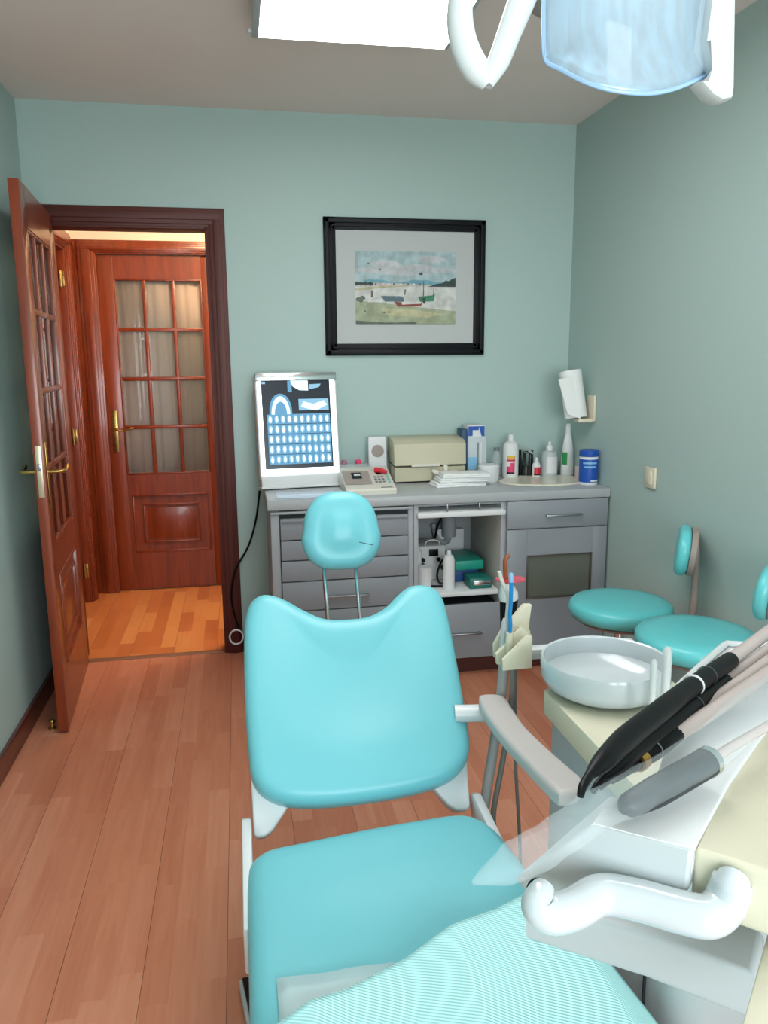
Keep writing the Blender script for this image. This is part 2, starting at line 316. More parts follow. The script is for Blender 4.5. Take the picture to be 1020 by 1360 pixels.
# ------------------------------------------------------------------ doors
def door(name, loc, ang, w=.68, h=2.0, t=.036, glaz=(.085, .595, .735, 1.89), panel=(.11, .57, .235, .61), curtain=False, mt='wood', handle_side=1, hz=1.02):
    """hinge at local x=0, leaf along +x, thickness along +y"""
    R = TR(Vector(loc)) @ Matrix.Rotation(ang, 4, 'Z')
    x0, x1, z0, z1 = glaz; px0, px1, pz0, pz1 = panel; bz = .006
    g = G()
    g.box(0, x0, 0, t, bz, h, .002, T=R); g.box(x1, w, 0, t, bz, h, .002, T=R)
    g.box(x0, x1, 0, t, z1, h, 0, T=R); g.box(x0, x1, 0, t, pz1, z0, 0, T=R); g.box(x0, x1, 0, t, bz, pz0, 0, T=R)
    if px0 > x0: g.box(x0, px0, 0, t, pz0, pz1, 0, T=R)
    if px1 < x1: g.box(px1, x1, 0, t, pz0, pz1, 0, T=R)
    nx, nz = 3, 4; mw = .022
    for i in range(1, nx):
        xx = x0+(x1-x0)*i/nx; g.box(xx-mw/2, xx+mw/2, .006, t-.006, z0, z1, .004, T=R)
    for j in range(1, nz):
        zz = z0+(z1-z0)*j/nz; g.box(x0, x1, .005, t-.005, zz-mw/2, zz+mw/2, .004, T=R)
    for (a, b, c, d, dep) in ((x0, x0+.009, z0, z1, .003), (x1-.009, x1, z0, z1, .003), (x0, x1, z0, z0+.009, .003), (x0, x1, z1-.009, z1, .003)):
        g.box(a, b, dep, t-dep, c, d, .003, T=R)
    root = struct(name, g, mt)
    # raised panel
    g = G(); g.box(px0, px1, .010, t-.010, pz0, pz1, T=R)
    for q, dd in ((0, .002), (.06, .006)):
        a, b, c, d = px0+q, px1-q, pz0+q, pz1-q
        for bx in ((a, b, c, c+.012), (a, b, d-.012, d), (a, a+.012, c, d), (b-.012, b, c, d)): g.box(bx[0], bx[1], dd-.006, t-dd+.006, bx[2], bx[3], .004, T=R)
    g.box(px0+.085, px1-.085, .007, t-.007, pz0+.085, pz1-.085, .003, T=R)
    obj('door_panel', g, mt, root)
    for i in range(nx):
        for j in range(nz):
            a = x0+(x1-x0)*i/nx+.008; b = x0+(x1-x0)*(i+1)/nx-.008; c = z0+(z1-z0)*j/nz+.008; d = z0+(z1-z0)*(j+1)/nz-.008
            obj('pane', G().box(a, b, t/2-.002, t/2+.002, c, d, T=R), 'glass', root)
    if curtain:
        g = G(); n = 90; vs = []; yy = curtain
        for k in range(n+1):
            x = x0+.004+(x1-x0-.008)*k/n; yk = yy+.0045*sin(k*.55)+.003*sin(k*.23+1)
            for z in (z0+.012, z0+.4, z1-.003): vs.append(R @ V(x, yk+(.002*sin(k*.9) if z < z1-.1 else 0), z))
        fs = []
        for k in range(n):
            for q in (0, 1): fs.append((k*3+q, (k+1)*3+q, (k+1)*3+q+1, k*3+q+1))
        g.add(vs, fs); c = obj('curtain', g, 'curtain', root, label='gathered white curtain behind the panes', ang=180)
        md = c.modifiers.new('thick', 'SOLIDIFY'); md.thickness = .002
    hx = w-.045 if handle_side > 0 else .045
    for s in (1, -1):
        yb = 0 if s > 0 else t
        g = G(); g.box(hx-.017, hx+.017, yb-.003*s-.0015, yb-.003*s+.0015, hz-.14, hz+.11, .0012, T=R)
        dirx = -1 if handle_side > 0 else 1
        pts = [R @ V(hx, yb-.002*s, hz), R @ V(hx, yb-.045*s, hz), R @ V(hx+dirx*.012, yb-.056*s, hz), R @ V(hx+dirx*.05, yb-.056*s, hz-.006), R @ V(hx+dirx*.10, yb-.056*s, hz+.006), R @ V(hx+dirx*.115, yb-.056*s, hz+.012)]
        g.tube(pts, [.009, .007, .0075, .0065, .0085, .005], 10, smooth=4)
        obj('door_handle', g, 'brass', root, label='brass lever handle')
    return root, R
# door of this room, swung open along the left wall
hp = Vector((-.755, 3.745, 0)); ep = Vector((-.705, 3.02, 0)); dv = (ep-hp); wd = dv.length
R0 = math.atan2(dv.y, dv.x)
hp = hp-Vector((.036, .002, 0)); d1, R1 = door('door_1', (hp.x, hp.y, 0.004), R0, w=wd, h=2.035, t=.036, glaz=(.10, wd-.10, .50 if False else .735, 1.89), panel=(.12, wd-.12, .24, .61))
d1['label'] = 'open mahogany glazed door folded back towards the left wall'
# +y of local frame must point away from the room's left wall? keep handles on both faces, lock plate on the edge
g = G(); g.box(wd-.0005, wd+.0015, .008, .028, .93, 1.12, .0006, T=R1); obj('lock_plate', g, 'steel_plate', d1, label='pale metal lock plate on the door edge')
g = G(); g.box(wd+.001, wd+.006, .012, .024, 1.03, 1.055, .001, T=R1); obj('latch', g, 'steel', d1)
d2, R2 = door('door_2', (-.787, HY+.012, .002), 0, w=.684, h=2.035, glaz=(.095, .60, .735, 1.90), panel=(.115, .585, .24, .61), curtain=.045, handle_side=-1)
d2['label'] = 'closed mahogany door with twelve curtained panes at the hall end'
ha = math.atan2(-.93, -.30)
R3 = TR(V(HX-.035, 4.772, .004)) @ Matrix.Rotation(ha, 4, 'Z')
g = G(); g.box(0, .72, -.036, 0, 0, 2.0, .002, T=R3); g.box(.12, .60, -.040, -.036, .25, .80, .003, T=R3); g.box(.12, .60, -.040, -.036, .95, 1.85, .003, T=R3)
d3 = struct('door_3', g, 'wood'); d3['label'] = 'mahogany door ajar in the left wall of the hall'
for z in (.20, 1.0, 1.88):
    g = G(); g.cyl((HX-.022, 4.775, z-.045), (HX-.022, 4.775, z+.045), .007); g.box(HX-.03, HX-.004, 4.781, 4.7855, z-.04, z+.04, .001); obj('hinge', g, 'brass', d3, label='brass hinge')
g = G().lathe([(.0, 0), (.016, 0), (.016, .006), (.008, .010), (.007, .022), (.012, .026), (.013, .034), (.009, .040), (0, .041)], TR(PZ(70, 968, 0)), 20)
obj('door_stop', g, 'brass', label='small brass door stop on the floor beside the open door', cat='door stop')

# ------------------------------------------------------------------ ceiling light
lx0, lx1, ly0, ly1, lz = .115, .735, .95, 2.815, 2.45  # unseen near end lengthened to send more light down on the foreground
t = thing('ceiling_light', 'bright rectangular fluorescent light box on the ceiling', 'ceiling light', ((lx0+lx1)/2, (ly0+ly1)/2, lz))
g = G(); g.box(lx0-.012, lx1+.012, ly0-.012, ly1+.003, lz+.004, CEIL, .001); g.box(lx0-.022, lx0, ly0, ly1, lz-.002, lz+.02, .002); g.box(lx1, lx1+.012, ly0, ly1, lz-.002, lz+.02, .002)
obj('housing', g, 'gwhite', t)
obj('diffuser', G().box(lx0, lx1, ly0, ly1, lz, lz+.0038), 'lightpanel', t)
obj('clip', G().box(lx0-.034, lx0-.021, ly1-.035, ly1-.01, lz+.002, lz+.014, .002), 'mwhite', t); obj('clip', G().box(lx1+.011, lx1+.023, ly1-.035, ly1-.015, lz+.002, lz+.014, .002), 'mwhite', t)

# ------------------------------------------------------------------ framed picture
px0, px1, pz0, pz1 = .417, 1.194, 1.442, 2.068
t = thing('framed_picture', 'black framed watercolour of boats on a beach hanging on the back wall', 'picture', ((px0+px1)/2, W, pz0))
g = G(); fw = .056
for a, b, d in ((0, fw, .016), (.006, .026, .026), (.032, .042, .022)):
    g.box(px0+a, px1-a, W-d, W-.001, pz0+a, pz0+b, .003); g.box(px0+a, px1-a, W-d, W-.001, pz1-b, pz1-a, .003)
    g.box(px0+a, px0+b, W-d, W-.001, pz0+a, pz1-a, .003); g.box(px1-b, px1-a, W-d, W-.001, pz0+a, pz1-a, .003)
obj('frame', g, 'blackgloss', t)
obj('mount', G().box(px0+.04, px1-.04, W-.010, W-.002, pz0+.04, pz1-.04), 'mat', t)
ax0, ax1, az0, az1 = .562, 1.048, 1.588, 1.920
PC = {}
for n, c in dict(sky='9fb4b8', cloud='b4b8ba', hill='6f9fae', town='b9b3b0', water='c2c4c0', sand='9aa288', sand2='b0ae8c', tree='3d4a48', red='8a4a42', hull='5c7078', green='3f8060', mast='6a625c', wht='d0d0cc', bush='626c60').items(): 
    m_ = mat('paint_'+n, c, .8, bscale=25); nt_ = m_.node_tree; b_ = nt_.nodes['Principled BSDF']; no_ = nt_.nodes.new('ShaderNodeTexNoise'); no_.inputs['Scale'].default_value = 28; no_.inputs['Detail'].default_value = 6
    tc_ = nt_.nodes.new('ShaderNodeTexCoord'); rp_ = nt_.nodes.new('ShaderNodeValToRGB'); L_ = lin(c)
    rp_.color_ramp.elements[0].position = .35; rp_.color_ramp.elements[1].position = .65; rp_.color_ramp.elements[0].color = (*[v*.82 for v in L_], 1); rp_.color_ramp.elements[1].color = (*[min(1, v*1.14+.005) for v in L_], 1)
    nt_.links.new(tc_.outputs['Object'], no_.inputs['Vector']); nt_.links.new(no_.outputs['Fac'], rp_.inputs['Fac']); nt_.links.new(rp_.outputs[0], b_.inputs['Base Color'])
    PC[n] = m_
M.update({'p_'+k: v for k, v in PC.items()})
g = G(); lay = [0]
def art(poly, m):
    lay[0] += 1; y = W-.0105-.00012*lay[0]
    g.add([(ax0+(ax1-ax0)*u, y, az0+(az1-az0)*v) for u, v in poly], [tuple(range(len(poly)))], 'p_'+m)
def blob(cx, cy, rx, ry, m, n=14, j=.25):
    art([(cx+rx*cos(2*pi*i/n)*(1-j*random.random()), cy+ry*sin(2*pi*i/n)*(1-j*random.random())) for i in range(n)], m)
art([(0, 0), (1, 0), (1, 1), (0, 1)], 'sky')
for a in ((.3, .82, .17, .07), (.42, .76, .2, .05), (.62, .78, .2, .06), (.75, .9, .16, .06), (.85, .75, .2, .04), (.15, .74, .16, .04), (.5, .7, .3, .03)): blob(*a, 'cloud')
art([(.08, .54)]+[(.08+i*.05, .60+.018*sin(i*.7)+.008*sin(i*2.1)) for i in range(17)]+[(.88, .53)], 'hill')
art([(0, .52), (.1, .57), (.3, .57), (.5, .56), (.8, .54), (1, .53), (1, .50), (0, .50)], 'town')
art([(0, .51), (1, .53), (1, .15), (0, .2)], 'water')
art([(0, .50), (.35, .53), (.6, .535), (.3, .50), (0, .46)], 'sand2')
art([(.72, .52), (.8, .56), (.86, .57), (.9, .61), (.93, .6), (.96, .63), (1, .65), (1, .52)], 'tree')
for x in (.02, .06, .10, .15): blob(x, .555, .03, .03, 'tree')
for x in (.2, .27, .33, .38, .45, .52, .58, .64): blob(x, .55, .012, .018, 'wht' if int(x*100) % 2 else 'bush')
art([(0, .32), (.2, .30), (.4, .27), (.6, .24), (.8, .21), (1, .18), (1, 0), (0, 0)], 'sand')
art([(.25, .22), (.6, .2), (.9, .13), (.7, .09), (.3, .12)], 'sand2')
art([(.0, .05), (.3, .02), (.6, .03), (.6, 0), (0, 0)], 'bush')
for x, y in ((.03, .34), (.07, .36), (.05, .33)): blob(x, y, .03, .035, 'bush')
art([(.13, .33), (.25, .35), (.27, .31), (.12, .3)], 'wht'); art([(.15, .37), (.155, .47), (.17, .46), (.175, .37)], 'mast')
art([(.25, .39), (.45, .385), (.46, .32), (.29, .31)], 'hull'); art([(.38, .31), (.42, .39), (.47, .38), (.48, .31)], 'hull')
art([(.38, .31), (.47, .30), (.66, .29), (.65, .25), (.42, .24)], 'red'); art([(.45, .31), (.64, .31), (.65, .285), (.46, .27)], 'wht')
art([(.48, .41), (.485, .48), (.50, .48), (.49, .40)], 'mast')
art([(.62, .38), (.76, .4), (.79, .43), (.78, .32), (.64, .31)], 'green'); art([(.66, .36), (.7, .37), (.69, .28), (.67, .29)], 'tree')
art([(.667, .37), (.672, .60), (.68, .60), (.678, .37)], 'mast'); art([(.62, .69), (.65, .72), (.67, .69), (.65, .68)], 'tree'); art([(.77, .4), (.775, .5), (.78, .5), (.78, .4)], 'mast')
for x, y in ((.13, .83), (.24, .75), (.28, .16), (.33, .165), (.09, .18)): blob(x, y, .012, .014, 'bush')
obj('painting', g, None, t)

# ------------------------------------------------------------------ counter, sink, cabinets
YC = 3.25; YF = 3.27; CB = 3.78
t = thing('countertop', 'long grey laminate worktop running under the picture', 'worktop', (.86, 3.5, CT-.04))
g = G(); g.box(.10, XR-.003, YC, W-.002, CT-.042, CT, .006); obj('slab', g, 'counter', t)
obj('splashback', G().box(.10, XR-.003, W-.018, W-.001, CT+.0005, CT+.06, .004), 'counter', label='low grey upstand strip along the back wall behind the worktop', cat='splashback')
sc = V(1.42, 3.52, CT)
g = G().lathe([(.001, -.02), (.60, -.018), (.9, -.004), (.955, .002), (1, .0035), (1, 0)][::1], TR(sc+V(0, 0, .001)) @ Matrix.Diagonal((.225, .165, 1, 1)), 48)
g = G()
prof = [(.001, .0025), (.5, .003), (.82, .0035), (.93, .006), (.97, .007), (1.0, .004), (1.0, .0)]
g.lathe(prof, TR(sc) @ Matrix.Diagonal((.215, .155, 1, 1)), 48); obj('sink_basin', g, 'sink', label='oval cream sink basin let into the grey worktop', cat='sink')

def bar_handle(g, x0, x1, y, z, r=.005):
    g.box(x0, x1, y-.024, y-.012, z-r, z+r, .003)
    for x in (x0+.008, x1-.014): g.box(x, x+.006, y-.014, y+.002, z-r*.7, z+r*.7, 0)
def front(g, x0, x1, z0, z1, m=None): g.box(x0, x1, YF-.018, YF, z0, z1, .0025)
# left drawer cabinet
t = thing('drawer_cabinet', 'grey drawer cabinet at the left end under the worktop', 'cabinet', (.41, 3.5, 0))
g = G(); g.box(.112, .150, YF-.002, W-.03, .08, CT-.045, .004); g.box(.704, .728, YF-.002, W-.03, .08, CT-.045, .004); g.box(.15, .704, YF, W-.03, .08, .10); g.box(.15, .704, W-.05, W-.03, .08, .80)
g.box(.112, .716, YF-.016, YF+.03, .785, CT-.048, .004); obj('body', g, 'cabframe', t)
obj('gap_shade', G().box(.15, .704, YF+.004, YF+.02, .10, .785), 'cabdark', t)  # dark sheet standing in for the shade behind the drawer fronts
obj('plinth', G().box(.115, .73, YF+.035, YF+.05, 0, .08), 'wood_darkx', t)
zz = [.768, .672, .583, .490, .358, .225, .09]
for k in range(6):
    g = G(); front(g, .1525, .7015, zz[k+1]+.003, zz[k]-.002)
    if k == 0: g.box(.158, .698, YF-.026, YF-.016, zz[0]-.016, zz[0]-.002, .003)
    d = obj('drawer', g, 'cab', t)
    if k >= 3:
        g = G(); zc = .42 if k == 3 else (zz[k]+zz[k+1])/2; bar_handle(g, .34, .525, YF-.018, zc); obj('drawer_handle', g, 'steel', d)
# middle open cabinet
t = thing('open_cabinet', 'open middle cabinet with raised flap, cluttered shelf and drawer', 'cabinet', (.94, 3.5, 0))
g = G(); g.box(.730, .748, YF, W-.03, .08, CT-.045, .001); g.box(1.128, 1.146, YF, W-.03, .08, CT-.045, .001); g.box(.748, 1.128, W-.045, W-.03, .08, .80); g.box(.748, 1.128, YF+.02, W-.045, .08, .095)
obj('body', g, 'inside', t)
g = G(); g.box(.730, .750, YF-.004, YF+.001, .08, CT-.045, .001); g.box(1.126, 1.148, YF-.004, YF+.001, .08, CT-.045, .001); g.box(.75, 1.126, YF-.002, YF+.003, .792, CT-.045, .001); obj('face_frame', g, 'cabframe', t)
obj('back_panel', G().box(.749, 1.127, W-.052, W-.0455, .40, .79), 'insideback', t)
obj('shelf', G().box(.749, 1.127, YF+.01, W-.046, .372, .392, .002), 'shelf', t)
obj('flap_door', G().box(.742, 1.14, YF-.03, YF+.30, .745, .768, .004), 'mwhite', t, label='white raised flap')
for x in (.875, 1.02):
    g = G(); g.tube([V(x, YF-.004, .80), V(x, YF-.022, .80), V(x, YF-.026, .785), V(x, YF-.022, .768)], .0035, 8, smooth=3); obj('flap_hook', g, 'steel', t)
g = G(); g.box(.752, 1.126, YF-.03, YF-.012, .092, .345, .003); d = obj('drawer', g, 'cab', t)
g = G(); bar_handle(g, .87, 1.035, YF-.03, .212); obj('drawer_handle', g, 'steel', d)
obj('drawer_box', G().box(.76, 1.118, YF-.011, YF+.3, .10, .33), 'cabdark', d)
obj('plinth', G().box(.735, 1.146, YF+.035, YF+.05, 0, .08), 'wood_darkx', t)
g = G(); g.cyl(V(1.00, 3.68, .58), V(1.00, 3.68, .80), .028); g.cyl(V(1.00, 3.68, .56), V(1.00, 3.68, .66), .036); g.tube([V(1.0, 3.68, .57), V(.99, 3.69, .53), V(.95, 3.70, .54), V(.93, 3.71, .62)], .016, 12, smooth=5); obj('waste_pipe', g, 'cabframe', t, label='grey plastic sink trap')
# right cabinet
t = thing('sink_cabinet', 'grey cabinet at the right end below the sink', 'cabinet', (1.4, 3.5, 0))
g = G(); g.box(1.150, 1.166, YF, W-.03, .08, CT-.045); g.box(1.622, XR-.004, YF, W-.03, .08, CT-.045); g.box(1.166, 1.622, YF, W-.03, .08, .1); g.box(1.166, 1.622, YF+.002, YF+.012, .1, .80); obj('body', g, 'cabframe', t)
g = G(); front(g, 1.152, 1.628, .677, .800); d = obj('drawer', g, 'cab', t)
g = G(); bar_handle(g, 1.325, 1.50, YF-.018, .733); obj('drawer_handle', g, 'steel', d)
g = G(); a, b, c, e = 1.247, 1.56, .348, .552
g.box(1.152, a, YF-.018, YF, .09, .671, .0015); g.box(b, 1.628, YF-.018, YF, .09, .671, .0015); g.box(a, b, YF-.018, YF, e, .671); g.box(a, b, YF-.018, YF, .09, c); d = obj('door', g, 'cab', t)
g = G(); g.box(a, b, YF-.010, YF-.006, c, e); obj('door_panel', g, 'panelglass', d, label='olive grey inset panel')
g = G()
for bx in ((a, b, c, c+.006), (a, b, e-.006, e), (a, a+.006, c, e), (b-.006, b, c, e)): g.box(bx[0], bx[1], YF-.021, YF-.006, bx[2], bx[3], .001)
obj('door_bead', g, mat('bead_bronze', '5b5650', .4, .5), d)
obj('plinth', G().box(1.15, XR-.02, YF+.035, YF+.05, 0, .08), 'wood_darkx', t)

# ------------------------------------------------------------------ things on the worktop
# x-ray film viewer, leaning back slightly, on a base
t = thing('film_viewer', 'glowing x-ray film viewer standing at the left end of the worktop', 'light box', (.27, 3.6, CT))
bl = V(.088, 3.56, CT+.064); br = V(.452, 3.60, CT+.064); tl = V(.076, 3.62, 1.318); uu = (br-bl).normalized(); vv = (tl-bl); vv = (vv-uu*vv.dot(uu)).normalized(); nn = uu.cross(vv)
if nn.y > 0: nn = -nn
Tv = frame(bl, uu, vv, nn); vw = (br-bl).length; vh = .455
g = G(); g.box(-.004, vw+.004, -.02, vh, -.07, -.002, .006, T=Tv); obj('case', g, 'mwhite', t)
g = G(); g.box(-.004, vw+.004, vh-.03, vh+.008, -.05, .012, .005, T=Tv); obj('clip_bar', g, 'chrome', t, label='chrome film clip along the top')
g = G(); g.box(.004, vw-.004, 0, vh-.03, -.003, 0, T=Tv); obj('lit_screen', g, 'glow', t)
g = G(); g.box(.0, vw, -.052, -.004, -.06, .01, .006, T=Tv); g.box(-.004, vw+.01, -.062, -.05, -.1, .02, .004, T=Tv); obj('base', g, 'mwhite', t)
g = G(); fx0, fx1, fy0, fy1 = .022, vw-.028, .028, vh-.028; lz_ = [.0]
def film(poly, m, z):
    g.add([Tv @ V(fx0+(fx1-fx0)*u, fy0+(fy1-fy0)*v, z) for u, v in poly], [tuple(range(len(poly)))], m)
def R4(a, b, c, d): return [(a, c), (b, c), (b, d), (a, d)]
film(R4(0, 1, 0, 1), 'xdark', .001)
def ell(cx, cy, rx, ry, n=20, a0=0, a1=2*pi): return [(cx+rx*cos(a0+(a1-a0)*i/n), cy+ry*sin(a0+(a1-a0)*i/n)) for i in range(n+1)]
film(R4(.06, .98, .05, .62), 'xblue', .0014)
for i in range(10):
    for j in range(5):
        cx = .06+.92*(i+.5)/10; cy = .05+.57*(j+.5)/5
        film(ell(cx, cy, .034, .046, 10), 'xmid', .0017); n = 12
        film(R4(cx-.046, cx-.043, cy-.05, cy+.05), 'xdim', .0016)
        oy = random.uniform(-.018, .018); film([(cx+random.uniform(-.008, .008)+.018*cos(2*pi*k/n)*(1-.5*random.random()), cy+oy+.026*sin(2*pi*k/n)) for k in range(n)], 'xhot', .0024)
        film([(cx+.024*cos(2*pi*k/n)*(1-.5*random.random()), cy+.040*sin(2*pi*k/n)*(1-.35*random.random())) for k in range(n)], 'xwhite', .002)
for j in range(1, 5): film(R4(.06, .98, .05+.57*j/5-.003, .05+.57*j/5+.003), 'xdark', .0022)
film([(.1, .62)]+[(.265+.165*cos(pi-pi*i/16), .62+.235*sin(pi-pi*i/16)**.8) for i in range(17)]+[(.43, .62)], 'xblue', .0014)
out = [(.265+.135*cos(pi-pi*i/16), .62+.205*sin(pi-pi*i/16)) for i in range(17)]; inn = [(.265+.09*cos(pi-pi*i/16), .62+.145*sin(pi-pi*i/16)) for i in range(17)]
for i in range(16): film([out[i], out[i+1], inn[i+1], inn[i]], 'xwhite', .0018)
film(R4(.53, .97, .66, .79), 'xmid', .0014); film([(.56, .70), (.7, .67), (.8, .66), (.95, .72), (.9, .77), (.75, .73), (.6, .76)], 'xwhite', .0018)
film([(.42, 1), (.46, .93), (.55, .89), (.68, .885), (.68, 1)], 'xwhite', .0018); film(R4(.38, .44, .87, 1), 'xblue', .0016); film([(.70, .90), (.84, .92), (.87, .96), (.70, .955)], 'xmid', .0016); film(R4(.01, .06, .965, .985), 'xmid', .0016)
obj('x_ray_film', g, None, t, label='blue x-ray film sheet of many small slices')
# light blue pad in front of the viewer
g = G(); g.box(.145, .40, 3.30, 3.45, CT, CT+.004, .0015); obj('writing_pad', g, mat('pad_paper', 'bccbdc', .3), label='thin pale blue pad lying before the glowing film viewer', cat='pad')
# card reader / developer device
t = thing('desktop_device', 'off-white keypad device with open dark compartment beside the film viewer', 'device', (.55, 3.45, CT))
pts = [V(.445, 3.32, CT), V(.665, 3.32, CT), V(.665, 3.32, CT+.022), V(.445, 3.32, CT+.022), V(.445, 3.58, CT), V(.655, 3.58, CT), V(.655, 3.58, CT+.088), V(.445, 3.58, CT+.088), V(.445, 3.37, CT+.036), V(.665, 3.37, CT+.036)]
g = G(); g.prism([(3.32, CT), (3.58, CT), (3.58, CT+.085), (3.56, CT+.090), (3.375, CT+.032), (3.325, CT+.026), (3.318, CT+.018)], .222, frame(V(.444, 0, 0), V(0, 1, 0), V(0, 0, 1), V(1, 0, 0)), r=.003); obj('housing', g, 'beige2', t)
def dev(u, v, h=.0):   # u across, v up the slope
    return V(.444+u*.222, 3.375+v*.185, CT+.032+v*.058+h)
def quad(g, u0, u1, v0, v1, h, m): g.add([dev(u0, v0, h), dev(u1, v0, h), dev(u1, v1, h), dev(u0, v1, h)], [(0, 1, 2, 3)], m)
g = G(); quad(g, .02, .57, .05, .78, .0012, 'grill'); quad(g, .2, .4, .35, .68, .002, 'black'); quad(g, .25, .38, .5, .6, .0026, 'mwhite'); obj('compartment', g, None, t, label='dark open compartment')
g = G(); quad(g, .72, .82, .55, .68, .0016, 'black')
for i in range(3):
    for j in range(3): quad(g, .64+i*.075, .69+i*.075, .12+j*.13, .2+j*.13, .0016, 'greymark')
for j in range(5): quad(g, .9, .95, .1+j*.13, .19+j*.13, .0016, 'cyanmark')
obj('keypad', g, None, t)
g = G(); g.box(.60, .65, 3.332, 3.3335+.02, CT+.0275, CT+.0285); obj('nameplate', g, 'greymark', t)
# tray of small items behind the device
g = G(); g.box(.455, .60, 3.60, 3.68, CT, CT+.095, .004); obj('small_tray', g, 'clearb', label='clear plastic organiser behind the keypad device', cat='organiser')
for k, (x, m_, nm) in enumerate(((.478, 'mauve', 'mauve bottle cap at the left on the clear organiser'), (.545, 'pink', 'pink bottle cap at the right on the clear organiser'))):
    g = G().lathe([(0, 0), (.014, 0), (.014, .012), (.010, .02), (0, .02)], TR(V(x, 3.64, CT+.0955)), 14); obj('bottle_cap', g, m_, label=nm, cat='cap')
g = G(); g.tube([V(.60, 3.50, CT+.083), V(.625, 3.485, CT+.082), V(.65, 3.47, CT+.075)], [.012, .012, .008], 10); obj('red_clip', g, 'red', label='small red clip lying on the back of the keypad device', cat='clip')
# white plate with round grille standing behind
t = thing('speaker', 'small white speaker with round grille behind the keypad device', 'speaker', (.66, 3.71, CT))
Ts = TR(V(.648, 3.70, CT)) @ Matrix.Rotation(radians(-6), 4, 'X')
g = G(); g.box(-.045, .045, -.02, .02, .0, .215, .008, T=Ts); obj('case', g, 'mwhite', t)
g = G().lathe([(0, 0), (.030, 0), (.030, .003), (0, .004)], Ts @ TR(V(.0, -.02, .145)) @ Matrix.Rotation(radians(90), 4, 'X'), 28); obj('grille', g, 'grill', t)
# autoclave / steriliser
t = thing('steriliser', 'long beige steriliser box with hinged lid on the worktop', 'steriliser', (.88, 3.68, CT))
g = G(); g.prism([(3.60, CT+.008), (3.755, CT+.008), (3.755, CT+.09), (3.595, CT+.075)], .345, frame(V(.712, 0, 0), V(0, 1, 0), V(0, 0, 1), V(1, 0, 0)), r=.004); obj('body', g, 'beige', t)
g = G(); g.prism([(3.592, CT+.085), (3.755, CT+.095), (3.755, CT+.205), (3.74, CT+.213), (3.63, CT+.20), (3.60, CT+.185)], .352, frame(V(.708, 0, 0), V(0, 1, 0), V(0, 0, 1), V(1, 0, 0)), r=.006); obj('lid', g, 'beige', t)
g = G(); g.box(.79, .93, 3.583, 3.595, CT+.078, CT+.092, .003); g.box(.945, .965, 3.575, 3.60, CT+.02, CT+.085, .004); obj('latch', g, 'beige2', t)
for x in (.72, 1.02): obj('foot', G().box(x, x+.02, 3.62, 3.64, CT, CT+.0085), 'greymark', t)
# crumpled cream cloth strip in front of the steriliser
g = G(); g.tube([V(.885, 3.565, CT+.062), V(.91, 3.56, CT+.05), V(.94, 3.56, CT+.04), V(.99, 3.565, CT+.05), V(1.03, 3.56, CT+.045)], [.008, .014, .016, .013, .008], 9, smooth=4)
obj('tube_bundle', g, 'beige2', label='bunched cream tubing in front of the steriliser lid', cat='tubing')
# boxes of gloves
g = G(); g.box(1.055, 1.075, 3.66, 3.75, CT, CT+.25, .002, m='tealdark'); g.f and None
t = thing('glove_box', 'grey and white glove box standing on end right of the steriliser', 'box', (1.13, 3.69, CT))
g = G(); g.box(1.082, 1.175, 3.64, 3.73, CT, CT+.205, .002); obj('carton', g, mat('glove_carton', 'b9c2c6', .6), t)
g = G(); g.box(1.084, 1.125, 3.6385, 3.641, CT+.05, CT+.11, m='lblue'); g.box(1.128, 1.135, 3.6385, 3.641, CT+.02, CT+.18, m='greymark'); g.box(1.145, 1.15, 3.6385, 3.641, CT+.02, CT+.18, m='mwhite'); obj('print', g, None, t)
g = G(); g.box(1.055, 1.0805, 3.65, 3.74, CT, CT+.245, .002); obj('upright_carton', g, mat('dark_blue_carton', '2a4a66', .5), label='narrow dark blue carton between steriliser and glove box', cat='box')
t = thing('mask_box', 'blue and white carton lying on top of the glove box', 'box', (1.11, 3.69, CT+.2055))
g = G(); g.box(1.084, 1.165, 3.645, 3.735, CT+.2055, CT+.262, .002); obj('carton', g, 'mwhite', t)
obj('print', G().box(1.0845, 1.105, 3.6435, 3.646, CT+.212, CT+.258), 'blue', t); g = G(); g.add([V(1.135, 3.6430, CT+.258), V(1.164, 3.6430, CT+.258), V(1.164, 3.6430, CT+.21), V(1.15, 3.6430, CT+.21)], [(0, 1, 2, 3)], 'blue'); g.add([V(1.105, 3.6430, CT+.258), V(1.135, 3.6430, CT+.258), V(1.135, 3.6430, CT+.24), V(1.105, 3.6430, CT+.24)], [(0, 1, 2, 3)], 'blue'); obj('print', g, None, t)
# folded towels
for k, (dx, z0, lab) in enumerate(((0, 0, 'lower folded white paper towel stack on the worktop'), (.012, .021, 'middle folded white paper towels in the pile'), (.02, .041, 'topmost folded white paper towels of the pile'))):
    R = TR(V(.985+dx, 3.49, CT+z0)) @ Matrix.Rotation(radians(5-4*k), 4, 'Z')
    g = G(); g.box(-.12+.01*k, .125, -.06, .06, 0, .0105, .004, T=R); g.box(-.115+.01*k, .122, -.057, .058, .0100, .0195, .004, T=R)
    obj('paper_towels', g, 'paper', label=lab, cat='paper towels', group='folded paper towels')
g = G().lathe([(0, 0), (.047, 0), (.05, .006), (.052, .075), (.047, .081), (.030, .078), (0, .076)], TR(V(1.165, 3.575, CT)), 28); obj('cotton_roll_pot', g, 'mwhite', label='low round white pot right of the paper towels', cat='pot')
